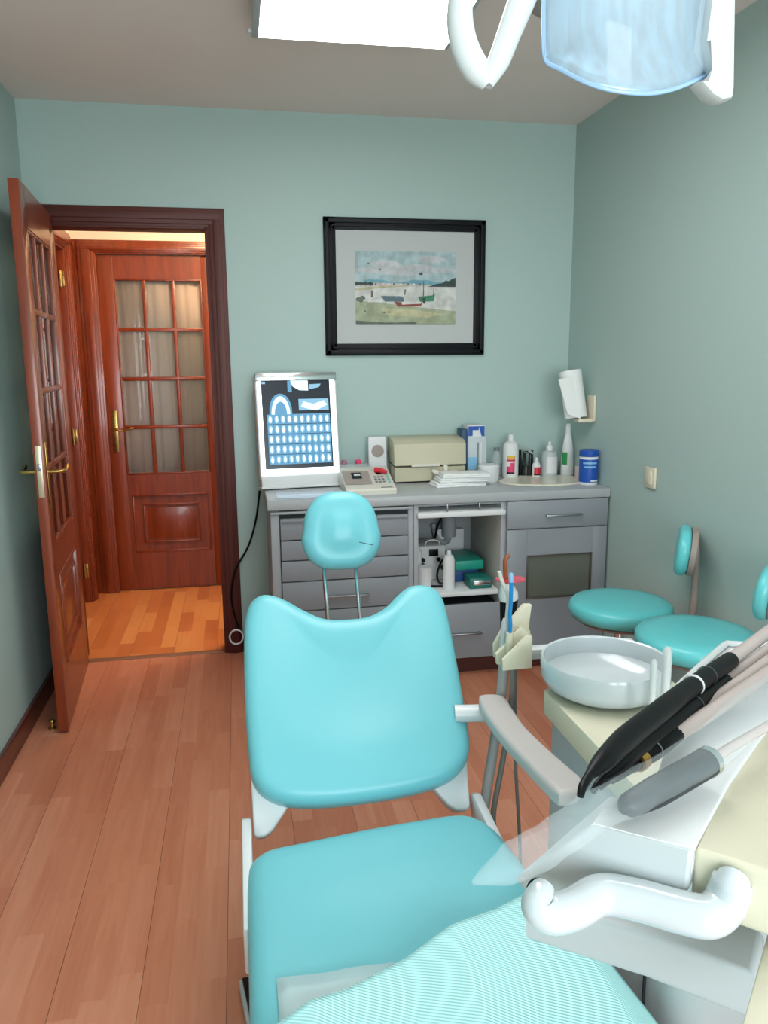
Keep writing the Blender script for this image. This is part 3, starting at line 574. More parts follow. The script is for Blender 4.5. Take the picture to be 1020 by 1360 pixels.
# bottles by the sink
def bottle(name, lab, x, y, prof, m_, cap=None, labs=(), cat='bottle', extra=None, sy=1):
    t = thing(name, lab, cat, (x, y, CT))
    obj('body', G().lathe(prof, TR(V(x, y, CT)) @ Matrix.Diagonal((1, sy, 1, 1)), 28), m_, t)
    if cap: obj('cap', G().lathe(cap[0], TR(V(x, y, CT)), 22), cap[1], t)
    for (a0, a1, r, z0, z1, mm) in labs:
        g = G(); n = 10; vs = []
        for i in range(n+1):
            a = radians(a0+(a1-a0)*i/n)-pi/2
            for z in (z0, z1): vs.append(V(x+r*cos(a), y+r*sy*sin(a), CT+z))
        g.add(vs, [(2*i, 2*i+2, 2*i+3, 2*i+1) for i in range(n)]); obj('bottle_label', g, mm, t)
    return t
bottle('clear_bottle', 'small clear bottle with grey cap left of the pink-labelled bottle', 1.247, 3.70, [(0, 0), (.020, 0), (.021, .01), (.021, .10), (.014, .12), (.012, .135), (0, .135)], 'clearb', ([(0, .13), (.014, .13), (.014, .145), (0, .146)], 'greymark'))
bottle('lotion_bottle', 'white bottle with pink and yellow label by the sink', 1.305, 3.66, [(0, 0), (.036, 0), (.039, .008), (.039, .15), (.034, .17), (.018, .182), (0, .182)], 'mwhite', ([(0, .18), (.015, .18), (.013, .212), (0, .214)], 'mwhite'),
       ((-45, 12, .0396, .024, .032, 'black'), (-45, 12, .0396, .032, .060, 'pink'), (-20, 12, .0396, .060, .078, 'pink'), (-45, 14, .0396, .085, .095, 'red'), (-45, 14, .0396, .098, .112, 'yellow')))
t = thing('instrument_jar', 'clear glass jar holding dark instruments behind the small red-labelled bottle', 'jar', (1.40, 3.70, CT))
obj('glass', G().lathe([(0, 0), (.036, 0), (.037, .004), (.037, .132), (.034, .132), (.034, .006), (0, .006)], TR(V(1.395, 3.69, CT)), 26), 'glass', t)
g = G(); g.lathe([(0, 0), (.033, 0), (.033, .035), (.026, .048), (0, .052)], TR(V(1.395, 3.69, CT+.007)), 12)
for k in range(5): a = k*1.3; g.cyl(V(1.395+.015*cos(a), 3.69+.015*sin(a), CT+.02), V(1.395+.027*cos(a+.4), 3.69+.025*sin(a+.4), CT+.12), .0045, 8)
obj('instruments', g, 'black', t)
g = G(); g.tube([V(1.375, 3.665, CT+.135), V(1.40, 3.66, CT+.130), V(1.42, 3.655, CT+.115)], [.006, .010, .005], 8); obj('steel_clip', g, 'chrome', t)
bottle('dropper_bottle', 'small white bottle with red label next to the glass jar', 1.432, 3.64, [(0, 0), (.020, 0), (.021, .005), (.021, .058), (.015, .072), (0, .072)], 'mwhite', ([(0, .07), (.011, .07), (.007, .098), (0, .099)], 'mwhite'), ((-50, 60, .0216, .018, .052, 'red'), (-50, 60, .0217, .012, .018, 'black')))
bottle('pump_bottle', 'squat white liquid soap bottle behind the sink', 1.507, 3.66, [(0, 0), (.038, 0), (.041, .008), (.041, .095), (.034, .122), (.018, .13), (0, .13)], 'gwhite', ([(0, .128), (.017, .128), (.017, .15), (.008, .155), (.006, .172), (0, .172)], 'mwhite'), ((-40, 45, .0414, .02, .10, 'shelf'),))
# tall detergent bottle
bottle('detergent_bottle', 'tall tapering white detergent bottle with green label below the towel roll', 1.60, 3.655, [(0, 0), (.030, 0), (.033, .01), (.033, .05), (.029, .13), (.020, .185), (.013, .215), (.013, .235), (.010, .26), (0, .262)], 'mwhite', None, ((-75, -20, .0325, .055, .12, 'green'),), sy=.8)
g = G(); g.box(1.585, 1.625, 3.40+.06, 3.47+.06, CT, CT+.065, .003); obj('pink_box', g, mat('pale_pink_box', 'd8c4c4', .6), label='small pale pink box behind the blue wipes tub', cat='box')
t = thing('wipes_tub', 'blue and white cylindrical wipes tub at the right end of the worktop', 'tub', (1.585, 3.38, CT))
x, y = 1.588, 3.385
obj('body', G().lathe([(0, 0), (.042, 0), (.043, .004), (.043, .128), (.040, .132), (0, .132)], TR(V(x, y, CT)), 32), 'mwhite', t)
obj('wrap', G().lathe([(.0434, .012), (.0436, .013), (.0436, .118), (.0434, .119)], TR(V(x, y, CT)), 32), 'blue', t, label='blue printed wrap')
g = G()
for z0, z1, a0, a1, mm in ((.098, .106, -60, 30, 'lblue'), (.08, .088, -50, 20, 'lblue'), (.016, .024, -10, 50, 'mwhite')):
    n = 8; vs = []
    for i in range(n+1):
        a = radians(a0+(a1-a0)*i/n)-pi/2
        for z in (z0, z1): vs.append(V(x+.0440*cos(a), y+.0440*sin(a), CT+z))
    g.add(vs, [(2*i, 2*i+2, 2*i+3, 2*i+1) for i in range(n)], mm)
obj('print', g, None, t)
obj('lid', G().lathe([(0, .131), (.044, .131), (.045, .134), (.045, .155), (.041, .16), (0, .16)], TR(V(x, y, CT)), 32), 'blue', t)
# towel roll holder on the right wall
t = thing('towel_roll_holder', 'white wall holder gripping a tilted paper roll near the corner', 'holder', (1.62, 3.55, 1.13))
c0 = V(1.568, 3.50, 1.143); c1 = V(1.548, 3.54, 1.36)
g = G(); g.box(XR-.013, XR-.001, 3.44, 3.52, 1.13, 1.25, .003); g.box(1.56, XR-.004, 3.45, 3.51, 1.125, 1.142, .003); obj('bracket', g, 'switch', t, label='cream wall bracket')
t = thing('paper_roll', 'white paper towel roll tilted in the wall holder', 'paper roll', tuple(c0))
g = G(); g.cyl(c0, c1, .052, 32); obj('roll', g, 'paper', t)
ax = (c1-c0).normalized(); sd = ax.cross(V(0, 1, 0)).normalized()
if sd.x > 0: sd = -sd
g = G(); p = c0+V(0, -.052, 0); q = c1+V(0, -.052, 0)-ax*.02
vs = [p, q, q+sd*.085-ax*.01, p+sd*.06+ax*.03]; vs += [v+V(0, .0015, 0) for v in vs]
g.add(vs, [(0, 1, 2, 3), (7, 6, 5, 4), (0, 3, 7, 4), (3, 2, 6, 7), (2, 1, 5, 6), (1, 0, 4, 5)]); obj('loose_sheet', g, 'paper', t)
t = thing('wall_switch', 'small cream switch on the right wall', 'switch', (XR, 2.9, .91))
g = G(); g.box(XR-.012, XR-.001, 2.865, 2.945, .90, .985, .004); obj('plate', g, 'switch', t)
g = G(); g.box(XR-.017, XR-.010, 2.885, 2.925, .915, .97, .003); obj('rocker', g, 'switch', t)

# ------------------------------------------------------------------ inside the open cabinet (shelf top z=.392)
SZ = .3925
t = thing('control_unit', 'white control box with knobs and dark display inside the open cabinet', 'control unit', (.86, 3.5, SZ))
g = G(); g.box(.80, .935, 3.50, 3.66, SZ, SZ+.165, .004); obj('case', g, 'mwhite', t)
g = G(); g.box(.855, .90, 3.497, 3.502, SZ+.115, SZ+.15, .001); obj('display', g, 'black', t, label='dark red display')
for x, z in ((.825, .10), (.825, .075), (.90, .10), (.92, .06)): obj('knob', G().cyl(V(x, 3.500, SZ+z), V(x, 3.486, SZ+z), .010, 14), 'black', t)
g = G(); g.tube([V(.84, 3.52, SZ+.162), V(.845, 3.51, SZ+.185), V(.87, 3.51, SZ+.192), V(.905, 3.51, SZ+.185), V(.91, 3.52, SZ+.162)], .0035, 8, smooth=4); obj('carry_handle', g, 'mwhite', t)
g = G(); g.tube([V(.93, 3.49, SZ+.11), V(.90, 3.455, SZ+.09), V(.88, 3.44, SZ+.04), V(.89, 3.42, SZ+.006), V(.94, 3.40, SZ+.006), V(.90, 3.37, SZ+.006), V(.83, 3.38, SZ+.006), V(.82, 3.42, SZ+.006)], .005, 8, smooth=5); obj('power_cable', g, 'black', label='coiled black cable on the shelf before the control box', cat='cable')
g = G(); g.tube([V(.93, 3.68, SZ+.16), V(.945, 3.67, .63), V(.985, 3.665, .70), V(1.0, 3.66, .72)], .006, 8, smooth=5); obj('hanging_cable', g, 'black', label='black cable curving up the back of the open cabinet', cat='cable')
g = G().lathe([(0, 0), (.026, 0), (.027, .01), (.027, .16), (.015, .175), (.014, .19), (0, .191)], TR(V(.778, 3.44, SZ)), 20); obj('white_tub', g, 'mwhite', label='tall white bottle at the left side of the shelf', cat='bottle')
g = G().lathe([(0, 0), (.030, 0), (.036, .10), (.038, .105), (.034, .105), (0, .10)], TR(V(.80, 3.36, SZ)), 20); obj('plastic_cup', g, 'mwhite', label='white plastic cup at the front left of the shelf', cat='cup')
t = thing('spray_can', 'white spray can standing on the shelf of the open cabinet', 'spray can', (.905, 3.36, SZ))
obj('body', G().lathe([(0, 0), (.026, 0), (.027, .004), (.027, .135), (.020, .155), (.012, .16), (0, .16)], TR(V(.91, 3.345, SZ)), 24), 'mwhite', t)
obj('cap', G().lathe([(0, .158), (.011, .158), (.010, .18), (0, .181)], TR(V(.91, 3.345, SZ)), 16), 'white', t)
g = G(); g.box(.96, 1.10, 3.42, 3.65, SZ+.06, SZ+.105, .006, T=None); obj('teal_case', g, 'teal', label='teal plastic case lying on the shelf on a blue box', cat='case')
g = G(); g.box(.962, 1.08, 3.44, 3.64, SZ, SZ+.0595, .003); obj('blue_box', g, mat('blue_carton', '1d4a84', .5), label='dark blue box under the teal case', cat='box')
t = thing('instrument_case', 'small dark green case with silver front at the right of the shelf', 'case', (1.06, 3.36, SZ))
g = G(); g.box(1.0, 1.105, 3.31, 3.41, SZ, SZ+.05, .004); obj('case', g, 'tealdark', t)
g = G(); g.box(1.02, 1.10, 3.306, 3.312, SZ+.018, SZ+.040, .002); obj('clasp', g, 'chrome', t)
g = G(); g.box(.93, 1.08, 3.69, 3.72, SZ, SZ+.20, .003); obj('backing_board', g, 'mwhite', label='white board leaning at the back of the open cabinet', cat='board')

# ------------------------------------------------------------------ cables at the left of the worktop
g = G(); g.tube([PY(345, 652, 3.72), PY(340, 690, 3.74), PY(330, 725, 3.755), PY(312, 760, 3.742), PY(308, 800, 3.742), PY(322, 845, 3.742), PY(335, 850, 3.742)], .005, 8, smooth=6); obj('black_cable', g, 'black', label='black cable hanging down the wall beside the doorway', cat='cable')
g = G(); n = 26; cc = PY(314, 846, 3.70); pts = [cc+V(.032*cos(2*pi*k/n), .0, .032*sin(2*pi*k/n)*1.12) for k in range(n+1)]
g.tube(pts, .0042, 8); obj('white_cable_loop', g, 'mwhite', label='white ring of cable by the foot of the door casing', cat='cable')

# ------------------------------------------------------------------ dental chair
ch = thing('dental_chair', 'turquoise padded dental chair in the centre of the room', 'dental chair', (.24, 1.3, 0))
# backrest plane
P0 = V(0, 1.44, .53); vd = V(0, .32, .338).normalized(); nb = V(0, -.338, .32).normalized(); Tb = frame(P0, V(1, 0, 0), vd, nb)
def onplane(x, y, P, n): v = ray(x, y); return CAM+v*((P-CAM).dot(n)/v.dot(n))
def resample(pts, n):
    P = [Vector(p) for p in pts]; m = len(P); Q = []
    for i in range(m):
        a, b, c, d = P[i-1], P[i], P[(i+1) % m], P[(i+2) % m]
        for k in range(6):
            t = k/6; Q.append(.5*((2*b)+(c-a)*t+(2*a-5*b+4*c-d)*t*t+(3*b-a-3*c+d)*t**3))
    L = [0]
    for i in range(len(Q)): L.append(L[-1]+(Q[(i+1) % len(Q)]-Q[i]).length)
    out = []; j = 0
    for k in range(n):
        s = L[-1]*k/n
        while L[j+1] < s: j += 1
        t = (s-L[j])/max(1e-9, L[j+1]-L[j]); out.append(Q[j].lerp(Q[(j+1) % len(Q)], t))
    return [(p.x, p.y) for p in out]
bo = [(330, 1000), (334, 1030), (347, 1052), (375, 1066), (415, 1069), (470, 1065), (540, 1054), (588, 1040), (614, 1022), (624, 998), (622, 965), (611, 900), (601, 845), (592, 805), (582, 785), (565, 777), (545, 778), (530, 788), (512, 806), (490, 818), (460, 822), (430, 821), (402, 809), (376, 795), (352, 789), (335, 797), (327, 815), (324, 850), (325, 930)]
loc = []
for x, y in bo:
    p = onplane(x, y, P0-nb*.02, nb)-P0; loc.append((p.x, p.dot(vd)))
loc = resample(loc, 140); cbx = sum(p[0] for p in loc)/140; vmin = min(p[1] for p in loc); vmax = max(p[1] for p in loc)
def bdome(x, y, k):
    s = min(1, k*1.6); s = s*s*(3-2*s); v = (y-vmin)/(vmax-vmin)
    return s*(-.016*math.exp(-((x-cbx)/.13)**2)*math.exp(-((v-.5)/.35)**2) + .005*math.exp(-((v-.22)/.20)**2))
g = G().cushion(loc, .085, Tb, r=.030, dome=bdome, rings=14); br_ = obj('backrest', g, 'vinyl', ch, ang=80)
# white shell brackets below the backrest and the hinge plates
def pbox(pl, n, pts, d, r=.004, m=None):
    """polygon given by its outline in the picture laid on plane (pl, n), extruded by d along n"""
    n = n.normalized(); u = n.orthogonal().normalized(); w = n.cross(u); c = onplane(pts[0][0], pts[0][1], pl, n)
    P = []
    for x, y in pts: q = onplane(x, y, pl, n)-c; P.append((q.dot(u), q.dot(w)))
    return P, frame(c, u, w, n)
for pts in ([(333, 1030), (337, 1108), (340, 1113), (352, 1112), (362, 1104), (382, 1072), (404, 1046)], [(556, 1036), (578, 1048), (596, 1070), (606, 1077), (620, 1077), (625, 1072), (620, 1004)]):
    P, T = pbox(V(0, 1.50, .5), V(0, -.5, .4), pts, .03); obj('backrest_bracket', G().prism(P, -.035, T, r=.006, vert=True, seg=3), 'white', ch, label='white metal bracket under the backrest')
for X in (-.030, .462):
    g = G(); g.prism([(1.20, .38), (1.46, .40), (1.512, .455), (1.512, .487), (1.49, .497), (1.20, .47)], .020, frame(V(X, 0, 0), V(0, 1, 0), V(0, 0, 1), V(1, 0, 0)), r=.005, vert=True); obj('hinge_plate', g, 'white', ch)
# headrest
hc = PY(455, 704, 2.02); hw, hh = .103, .106; tilt = radians(14)
hn = V(0, -cos(tilt), sin(tilt)); hv = V(0, sin(tilt), cos(tilt)); Th = frame(hc, V(1, 0, 0), hv, hn)
ho = []
for i in range(72):
    a = 2*pi*i/72; e = 2/2.6; x = hw*abs(cos(a))**e*(1 if cos(a) > 0 else -1); y = hh*abs(sin(a))**e*(1 if sin(a) > 0 else -1)
    ho.append((x*(1.0+.05*(y < 0)-.10*max(0, y/hh)), y))
g = G().cushion(ho, .075, Th, r=.032, dome=lambda x, y, k: .012*(1-(x/hw)**2)*(1-(y/hh)**2)*(min(1, k*1.3)**2*(3-2*min(1, k*1.3))), rings=14)
hr = obj('headrest', g, 'vinyl', ch, ang=80)
g = G(); g.tube([onplane(477, 720, hc+hn*.012, hn), onplane(486, 722, hc+hn*.012, hn), onplane(496, 724, hc+hn*.004, hn)], .0009, 6); obj('crack', g, 'darkgrey', hr, label='short dark split in the headrest vinyl')
g = G()
for (xa, ya), (xb, yb) in (((429, 748), (437, 835)), ((472, 748), (480, 835))):
    g.tube([PY(xa, ya, 2.05), PY((xa+xb)/2, (ya+yb)/2, 1.90), PY(xb, yb+4, 1.76)], .0057, 12)
obj('headrest_rod', g, 'chrome', ch, label='pair of chrome rods carrying the headrest')
# seat
so = [(-.022, .50), (-.022, .8), (-.022, 1.1), (-.022, 1.32), (-.012, 1.365), (.02, 1.392), (.08, 1.402), (.20, 1.420), (.32, 1.432), (.40, 1.436), (.44, 1.425), (.468, 1.39), (.485, 1.33), (.497, 1.2), (.503, 1.0), (.503, .8), (.503, .50), (.47, .46), (.24, .45), (.01, .46)]
so = resample(so, 150)
def sdome(x, y, k): return min(1, k*2.5)*(-.012*math.exp(-((y-1.15)/.16)**2)*math.exp(-((x-.24)/.2)**2))
g = G().cushion(so, .09, TR(V(0, 0, .5)), r=.032, dome=sdome, rings=14); obj('seat', g, 'vinyl', ch, ang=80)
g = G(); g.box(.03, .45, .50, 1.36, .34, .415, .02); obj('seat_frame', g, 'gwhite', ch)
g = G(); g.box(.12, .36, .75, 1.20, .04, .36, .04, seg=4); g.box(.04, .44, .45, 1.45, 0, .05, .02, seg=3); obj('base', g, 'white', ch)
# armrest
azt = .70
pad = [(636, 926), (640, 921), (664, 921), (673, 926), (682, 940), (700, 965), (735, 998), (768, 1026), (776, 1036), (770, 1046), (752, 1051), (738, 1048), (700, 1010), (668, 975), (645, 945)]
P = [(PZ(x, y, azt).x, PZ(x, y, azt).y) for x, y in pad]; P = resample(P, 60)
g = G().cushion(P, .032, TR(V(0, 0, azt)), r=.010, rings=4); ar = obj('armrest', g, 'armgrey', ch, label='grey armrest pad', ang=60)
g = G(); a = PY(612, 950, 1.545); b = PY(645, 948, 1.545); g.cyl(V(.44, 1.56, b.z-.0), V(b.x+.02, 1.545, b.z), .019, 20); g.cyl(V(b.x+.02, 1.545, b.z-.02), V(b.x+.02, 1.545, azt-.03), .014, 14); g.box(.51, .545, 1.20, 1.50, azt-.045, azt-.031, .005); obj('armrest_support', g, 'white', ch)
# foot control
t = thing('foot_pedal', 'black foot pedal with pale rim on the floor left of the chair', 'foot pedal', (.03, 1.55, 0))
g = G(); g.prism([(-.055, 1.60), (.10, 1.60), (.10, 1.42), (-.035, 1.45)], .025, TR(V(0, 0, .0)), r=.004); obj('plate', g, 'gwhite', t)
g = G(); g.prism([(-.047, 1.593), (.09, 1.593), (.09, 1.43), (-.028, 1.457)], .012, TR(V(0, 0, .0255)), r=.003); obj('tread', g, 'black', t)
# clear sheet and paper bib on the seat
g = G(); z = .506
vs = []; fs = []; nx, ny = 10, 12
for j in range(ny+1):
    for i in range(nx+1):
        x = .02+.20*i/nx; y = .62+.42*j/ny; vs.append(V(x, y, z+.0012*sin(i*1.1+j*.6)))
for j in range(ny):
    for i in range(nx): fs.append((j*(nx+1)+i, j*(nx+1)+i+1, (j+1)*(nx+1)+i+1, (j+1)*(nx+1)+i))
g.add(vs, fs); o = obj('plastic_sheet', g, 'sheet', label='translucent plastic sheet on the seat left of the green bib', cat='sheet', ang=180); o.modifiers.new('t', 'SOLIDIFY').thickness = .0006
zb = .512; A = PZ(700, 1188, zb); B = PZ(366, 1366, zb); C = PZ(775, 1215, zb); D = PZ(935, 1370, zb)
e1 = (A-B); e2 = (D-C); corner = A
g = G(); vs = []; fs = []; n1, n2 = 60, 44
ua = (B-A); ub = (D-C).normalized()*.42
cor = A+(A-B).normalized()*.045
for j in range(n2+1):
    for i in range(n1+1):
        s = i/n1; q = j/n2
        p = cor+(B-cor)*s*1.12+ub*q
        w = s*(B-cor).length*1.12
        # two folds running across the paper
        tri = lambda u, wd_: max(0, 1-abs(u)/wd_)
        f1 = .016*tri(s-.36-.20*q, .16); f2 = .012*tri(s-.80-.10*q, .10)-.002; f3 = .004*sin(s*9+q*3)*.5+.003*sin(q*7+1)
        zz_ = zb+.004+f1+f2+f3*.6
        if p.x > .50: zz_ -= (p.x-.50)*.55+((p.x-.50)**2)*3
        vs.append(V(p.x, p.y, zz_))
for j in range(n2):
    for i in range(n1): fs.append((j*(n1+1)+i, j*(n1+1)+i+1, (j+1)*(n1+1)+i+1, (j+1)*(n1+1)+i))
g.add(vs, fs); o = obj('paper_bib', g, 'bib', label='mint green ribbed paper bib spread over the front of the seat', cat='bib', ang=180); o.modifiers.new('t', 'SOLIDIFY').thickness = .0012

# ------------------------------------------------------------------ cuspidor unit right of the chair
un = thing('cuspidor_unit', 'cream topped dental water unit with white spittoon bowl beside the chair', 'dental unit', (.72, 1.2, 0))
x0, x1, y0, y1, zt = .586, .862, .86, 1.42, .76
def rrect(x0, x1, y0, y1, r, n=8):
    P = []
    for cx, cy, a0 in ((x1-r, y1-r, 0), (x0+r, y1-r, 90), (x0+r, y0+r, 180), (x1-r, y0+r, 270)):
        for k in range(n+1): a = radians(a0+90*k/n); P.append((cx+r*cos(a), cy+r*sin(a)))
    return P
g = G().prism(rrect(x0, x1, y0, y1, .012), .05, TR(V(0, 0, zt-.05)), r=.004); obj('top', g, 'cream', un, label='cream top plate')
g = G().prism(rrect(x0+.004, .80, .885, y1-.006, .05), .44, TR(V(0, 0, .27)), r=.006, seg=3); obj('body', g, 'gwhite', un)
g = G().prism(rrect(.62, .76, .95, 1.36, .05), .27, TR(V(0, 0, 0))); obj('pedestal', g, 'white', un)
g = G(); g.box(.586, .5895, .975, .979, .29, .69); obj('seam', g, 'cabdark', un)
bc = V(.702, 1.385, .765); rr = .127
g = G().lathe([(0, -.004), (rr*.75, -.003), (rr*.93, .012), (rr, .030), (rr, .060), (rr*.985, .066), (rr*.955, .064), (rr*.945, .058), (rr*.94, .030), (rr*.80, .012), (rr*.5, .006), (0, .004)], TR(bc), 56)
obj('spittoon_bowl', g, 'white2', un, label='round white spittoon bowl')
for px_, ty, yy, r_ in ((887, 860, 1.215, .0085), (869, 876, 1.20, .0062)):
    a = PY(px_, ty, yy); g = G(); g.tube([V(a.x, yy, zt-.002), V(a.x, yy, a.z-.03), V(a.x, yy, a.z-.006), V(a.x, yy, a.z)], [r_*.8, r_, r_, r_*.5], 14); obj('water_spout', g, 'white', un)
# swing arm with suction holder
g = G(); a = PY(712, 866, 1.56); g.box(a.x-.02, .80, 1.545, 1.575, a.z-.012, a.z+.012, .004); g.box(.80, .858, 1.545, 1.575, a.z-.012, a.z+.012, .004); g.box(.836, .860, 1.40, 1.575, a.z-.014, a.z+.010, .004); g.cyl(V(.848, 1.405, .60), V(.848, 1.405, a.z+.0), .011); obj('holder_arm', g, 'white', un)
g = G(); Yh = 1.53
def fin(pts, Y, d): g.prism([(PY(x, y, Y).x, PY(x, y, Y).z) for x, y in pts], d, XZ(Y), r=.0015)
fin([(665.6, 875), (666, 888.7), (704.7, 885), (704, 844), (698, 843)], 1.50, .010)
fin([(657, 867), (658, 880), (704, 878), (704, 843), (697, 836), (690, 832)], 1.545, .012)
fin([(654, 854), (654.5, 871), (702, 872), (702, 836), (672, 822)], 1.59, .012)
fin([(676, 872), (668, 850), (672, 830), (680, 817), (688, 808), (694, 801), (703, 801), (700, 820), (698, 834), (704, 843), (704, 872)], 1.60, .016)
fin([(671, 846), (683, 840), (683, 862), (671, 863)], 1.59, .09)
obj('instrument_holder', g, 'cream', un, label='cream fork shaped holder for the suction tubes')
t = thing('suction_tube', 'white angled suction tip standing in the cream holder', 'suction tube', tuple(PY(668, 860, 1.55)))
g = G(); g.tube([PY(663, 759, 1.55), PY(667, 772, 1.55), PY(673, 786, 1.55), PY(675, 800, 1.55), PY(673, 826, 1.55)], [.0042, .0042, .0042, .0048, .0048], 12, smooth=4); obj('tip', g, 'beige2', t)
g = G(); g.tube([PY(672, 822, 1.55), PY(671, 828, 1.55), PY(668, 860, 1.55), PY(668, 884, 1.55)], [.0065, .0085, .0085, .008], 14); obj('handle', g, 'gwhite', t)
g = G(); pts = [PY(669, 884, 1.55), PY(665, 930, 1.55), PY(656, 990, 1.55), PY(645, 1060, 1.53), PY(641, 1110, 1.50), PY(655, 1160, 1.46)]; g.tube(pts, .0115, 14, smooth=8); obj('hose', g, 'hose', t, label='grey corrugated hose')
t = thing('saliva_ejector', 'bright blue saliva ejector with white tip in the cream holder', 'saliva ejector', tuple(PY(679, 850, 1.53)))
g = G(); g.tube([PY(679, 772, 1.53), PY(678.5, 800, 1.53), PY(677, 818, 1.53), PY(678, 828, 1.53), PY(677, 845, 1.53)], .0042, 12, smooth=3); obj('tube', g, 'bluetube', t)
g = G(); g.tube([PY(679, 761, 1.53), PY(679, 764, 1.53), PY(679, 773, 1.53)], [.003, .0052, .005], 12); obj('tip', g, 'lblue', t)
g = G(); g.tube([PY(677, 840, 1.53), PY(676, 856, 1.53), PY(676, 868, 1.53)], [.0085, .0085, .0075], 14); obj('collar', g, 'cream', t)
g = G(); g.tube([PY(676, 868, 1.53), PY(681, 900, 1.53), PY(676, 960, 1.53), PY(666, 1020, 1.52), PY(655, 1085, 1.50), PY(662, 1130, 1.48)], .0062, 12, smooth=8); obj('hose', g, 'hosedark', t, label='thin dark grey hose')
g = G(); g.tube([PY(684, 880, 1.56), PY(684, 950, 1.56), PY(685, 1020, 1.55), PY(690, 1110, 1.53), PY(692, 1180, 1.5)], .004, 10, smooth=6); obj('thin_hose', g, 'hosedark', label='thinnest grey hose hanging from the cream holder', cat='hose')
# curing lamp with red shield behind
t = thing('curing_lamp', 'black and white curing light with red shield behind the suction tubes', 'curing light', tuple(PY(675, 800, 1.68)))
Yq = 1.66
g = G(); g.tube([PY(674, 862, Yq), PY(675, 820, Yq), PY(676, 794, Yq)], [.014, .019, .021], 18); obj('grip', g, 'black', t)
g = G(); g.tube([PY(676, 796, Yq), PY(675, 788, Yq), PY(673, 780, Yq), PY(672, 774, Yq)], [.0215, .022, .017, .010], 18); obj('collar', g, 'mwhite', t)
g = G(); g.tube([PY(672, 778, Yq), PY(671, 750, Yq), PY(672, 742, Yq), PY(677, 737, Yq)], [.0055, .0055, .005, .004], 12, smooth=4); obj('light_guide', g, 'brown', t, label='amber light guide')
g = G().lathe([(0, 0), (.034, 0), (.034, .003), (0, .003)], TR(PY(678, 770, Yq)) @ Matrix.Rotation(radians(-4), 4, 'X'), 28); obj('shield', g, 'redglass', t, label='translucent red eye shield')

# ------------------------------------------------------------------ delivery console near the camera
ZC = 1.0
dc = thing('delivery_console', 'cream and white instrument console with thick white handle at the right', 'dental console', tuple(PZ(1000, 1100, 0)))
A = PZ(921, 1127, ZC); U = V(.70, .714, 0).normalized(); Q = V(.714, -.70, 0).normalized()
def L2(a, b): p = A+U*a+Q*b; return (p.x, p.y)
g = G().prism([L2(0, 0), L2(.32, 0), L2(.32, .28), L2(0, .28)], .06, TR(V(0, 0, ZC-.06)), r=.006, seg=3, vert=True); obj('console_body', g, 'cream', dc, label='cream console body')
tp = [(800, 1072), (785, 1092), (903, 1122), (921, 1126), (968, 1040), (1010, 980), (1075, 900), (1060, 848), (1000, 851), (963, 853), (914, 897), (887, 922), (884, 990), (868, 1040), (845, 1066)]
g = G().prism([(PZ(x, y, ZC+.004).x, PZ(x, y, ZC+.004).y) for x, y in tp], -.03, TR(V(0, 0, ZC+.004)), r=.004); obj('instrument_tray', g, 'mwhite', dc, label='white moulded instrument tray')
# raised far rim
rim = [PZ(x, y, ZC+.008) for x, y in ((886, 926), (912, 901), (960, 858), (972, 855), (1000, 856), (1070, 853))]
g = G(); g.tube(rim, .0045, 10, smooth=4); obj('tray_rim', g, 'white', dc)
# nose wedge (front face falling towards the patient)
zt_ = ZC+.004; zb_ = ZC-.036
a1 = PZ(785, 1092, zt_); a2 = PZ(921, 1127, zt_); a3 = PZ(800, 1072, zt_); tip = PZ(684, 1167, zb_+.012); tip2 = PZ(706, 1193, zb_-.006); b2 = PZ(914, 1186, zb_); 
dn = V(0, 0, -.0015)
fn = (a2-a1).cross(b2-a1).normalized(); tip = onplane(684, 1167, a1, fn); tip2 = onplane(704, 1193, a1, fn)
vs = [a1+dn, a2+dn, b2, tip2, tip, a3+dn, V(a2.x, a2.y, zb_)+U*.05, V(a3.x, a3.y, zb_)+U*.03, a2+dn+U*.05, a3+dn+U*.03, V(tip2.x, tip2.y, tip2.z)+U*.02, tip+U*.015+V(0, 0, -.012)]
bm = bmesh.new(); [bm.verts.new(v) for v in vs]; bmesh.ops.convex_hull(bm, input=bm.verts[:])
bmesh.ops.delete(bm, geom=[v for v in bm.verts if not v.link_faces], context='VERTS')
g = G().bmadd(bm); o = obj('console_nose', g, 'gwhite', dc, label='pale grey sloping nose of the console', ang=25); md = o.modifiers.new('b', 'BEVEL'); md.width = .004; md.segments = 3; md.limit_method = 'ANGLE'; md.angle_limit = radians(25)
g = G(); g.cyl(PZ(717, 1186, .955), PZ(715, 1183, .966), .0105, 20); obj('pivot_hole_shade', g, 'black', dc)  # black plug standing in for the shade inside the handle's hole
# handle
hpth = [(722, 1179, .968), (717, 1190, .966), (715, 1204, .960), (732, 1214, .953), (764, 1206, .953), (800, 1188, .955), (850, 1196, .955), (900, 1210, .955), (938, 1217, .956), (958, 1206, .960), (967, 1188, .970), (973, 1170, .984), (974, 1167, .986), (975, 1165, .9875)]
g = G(); g.tube([PZ(*p) for p in hpth], [.0100, .0125, .0150, .0170, .0172, .0175, .0178, .0178, .0178, .0178, .0175, .0165, .0120, .003], 26, smooth=6); obj('console_handle', g, 'white2', dc, label='thick bent white pull handle')
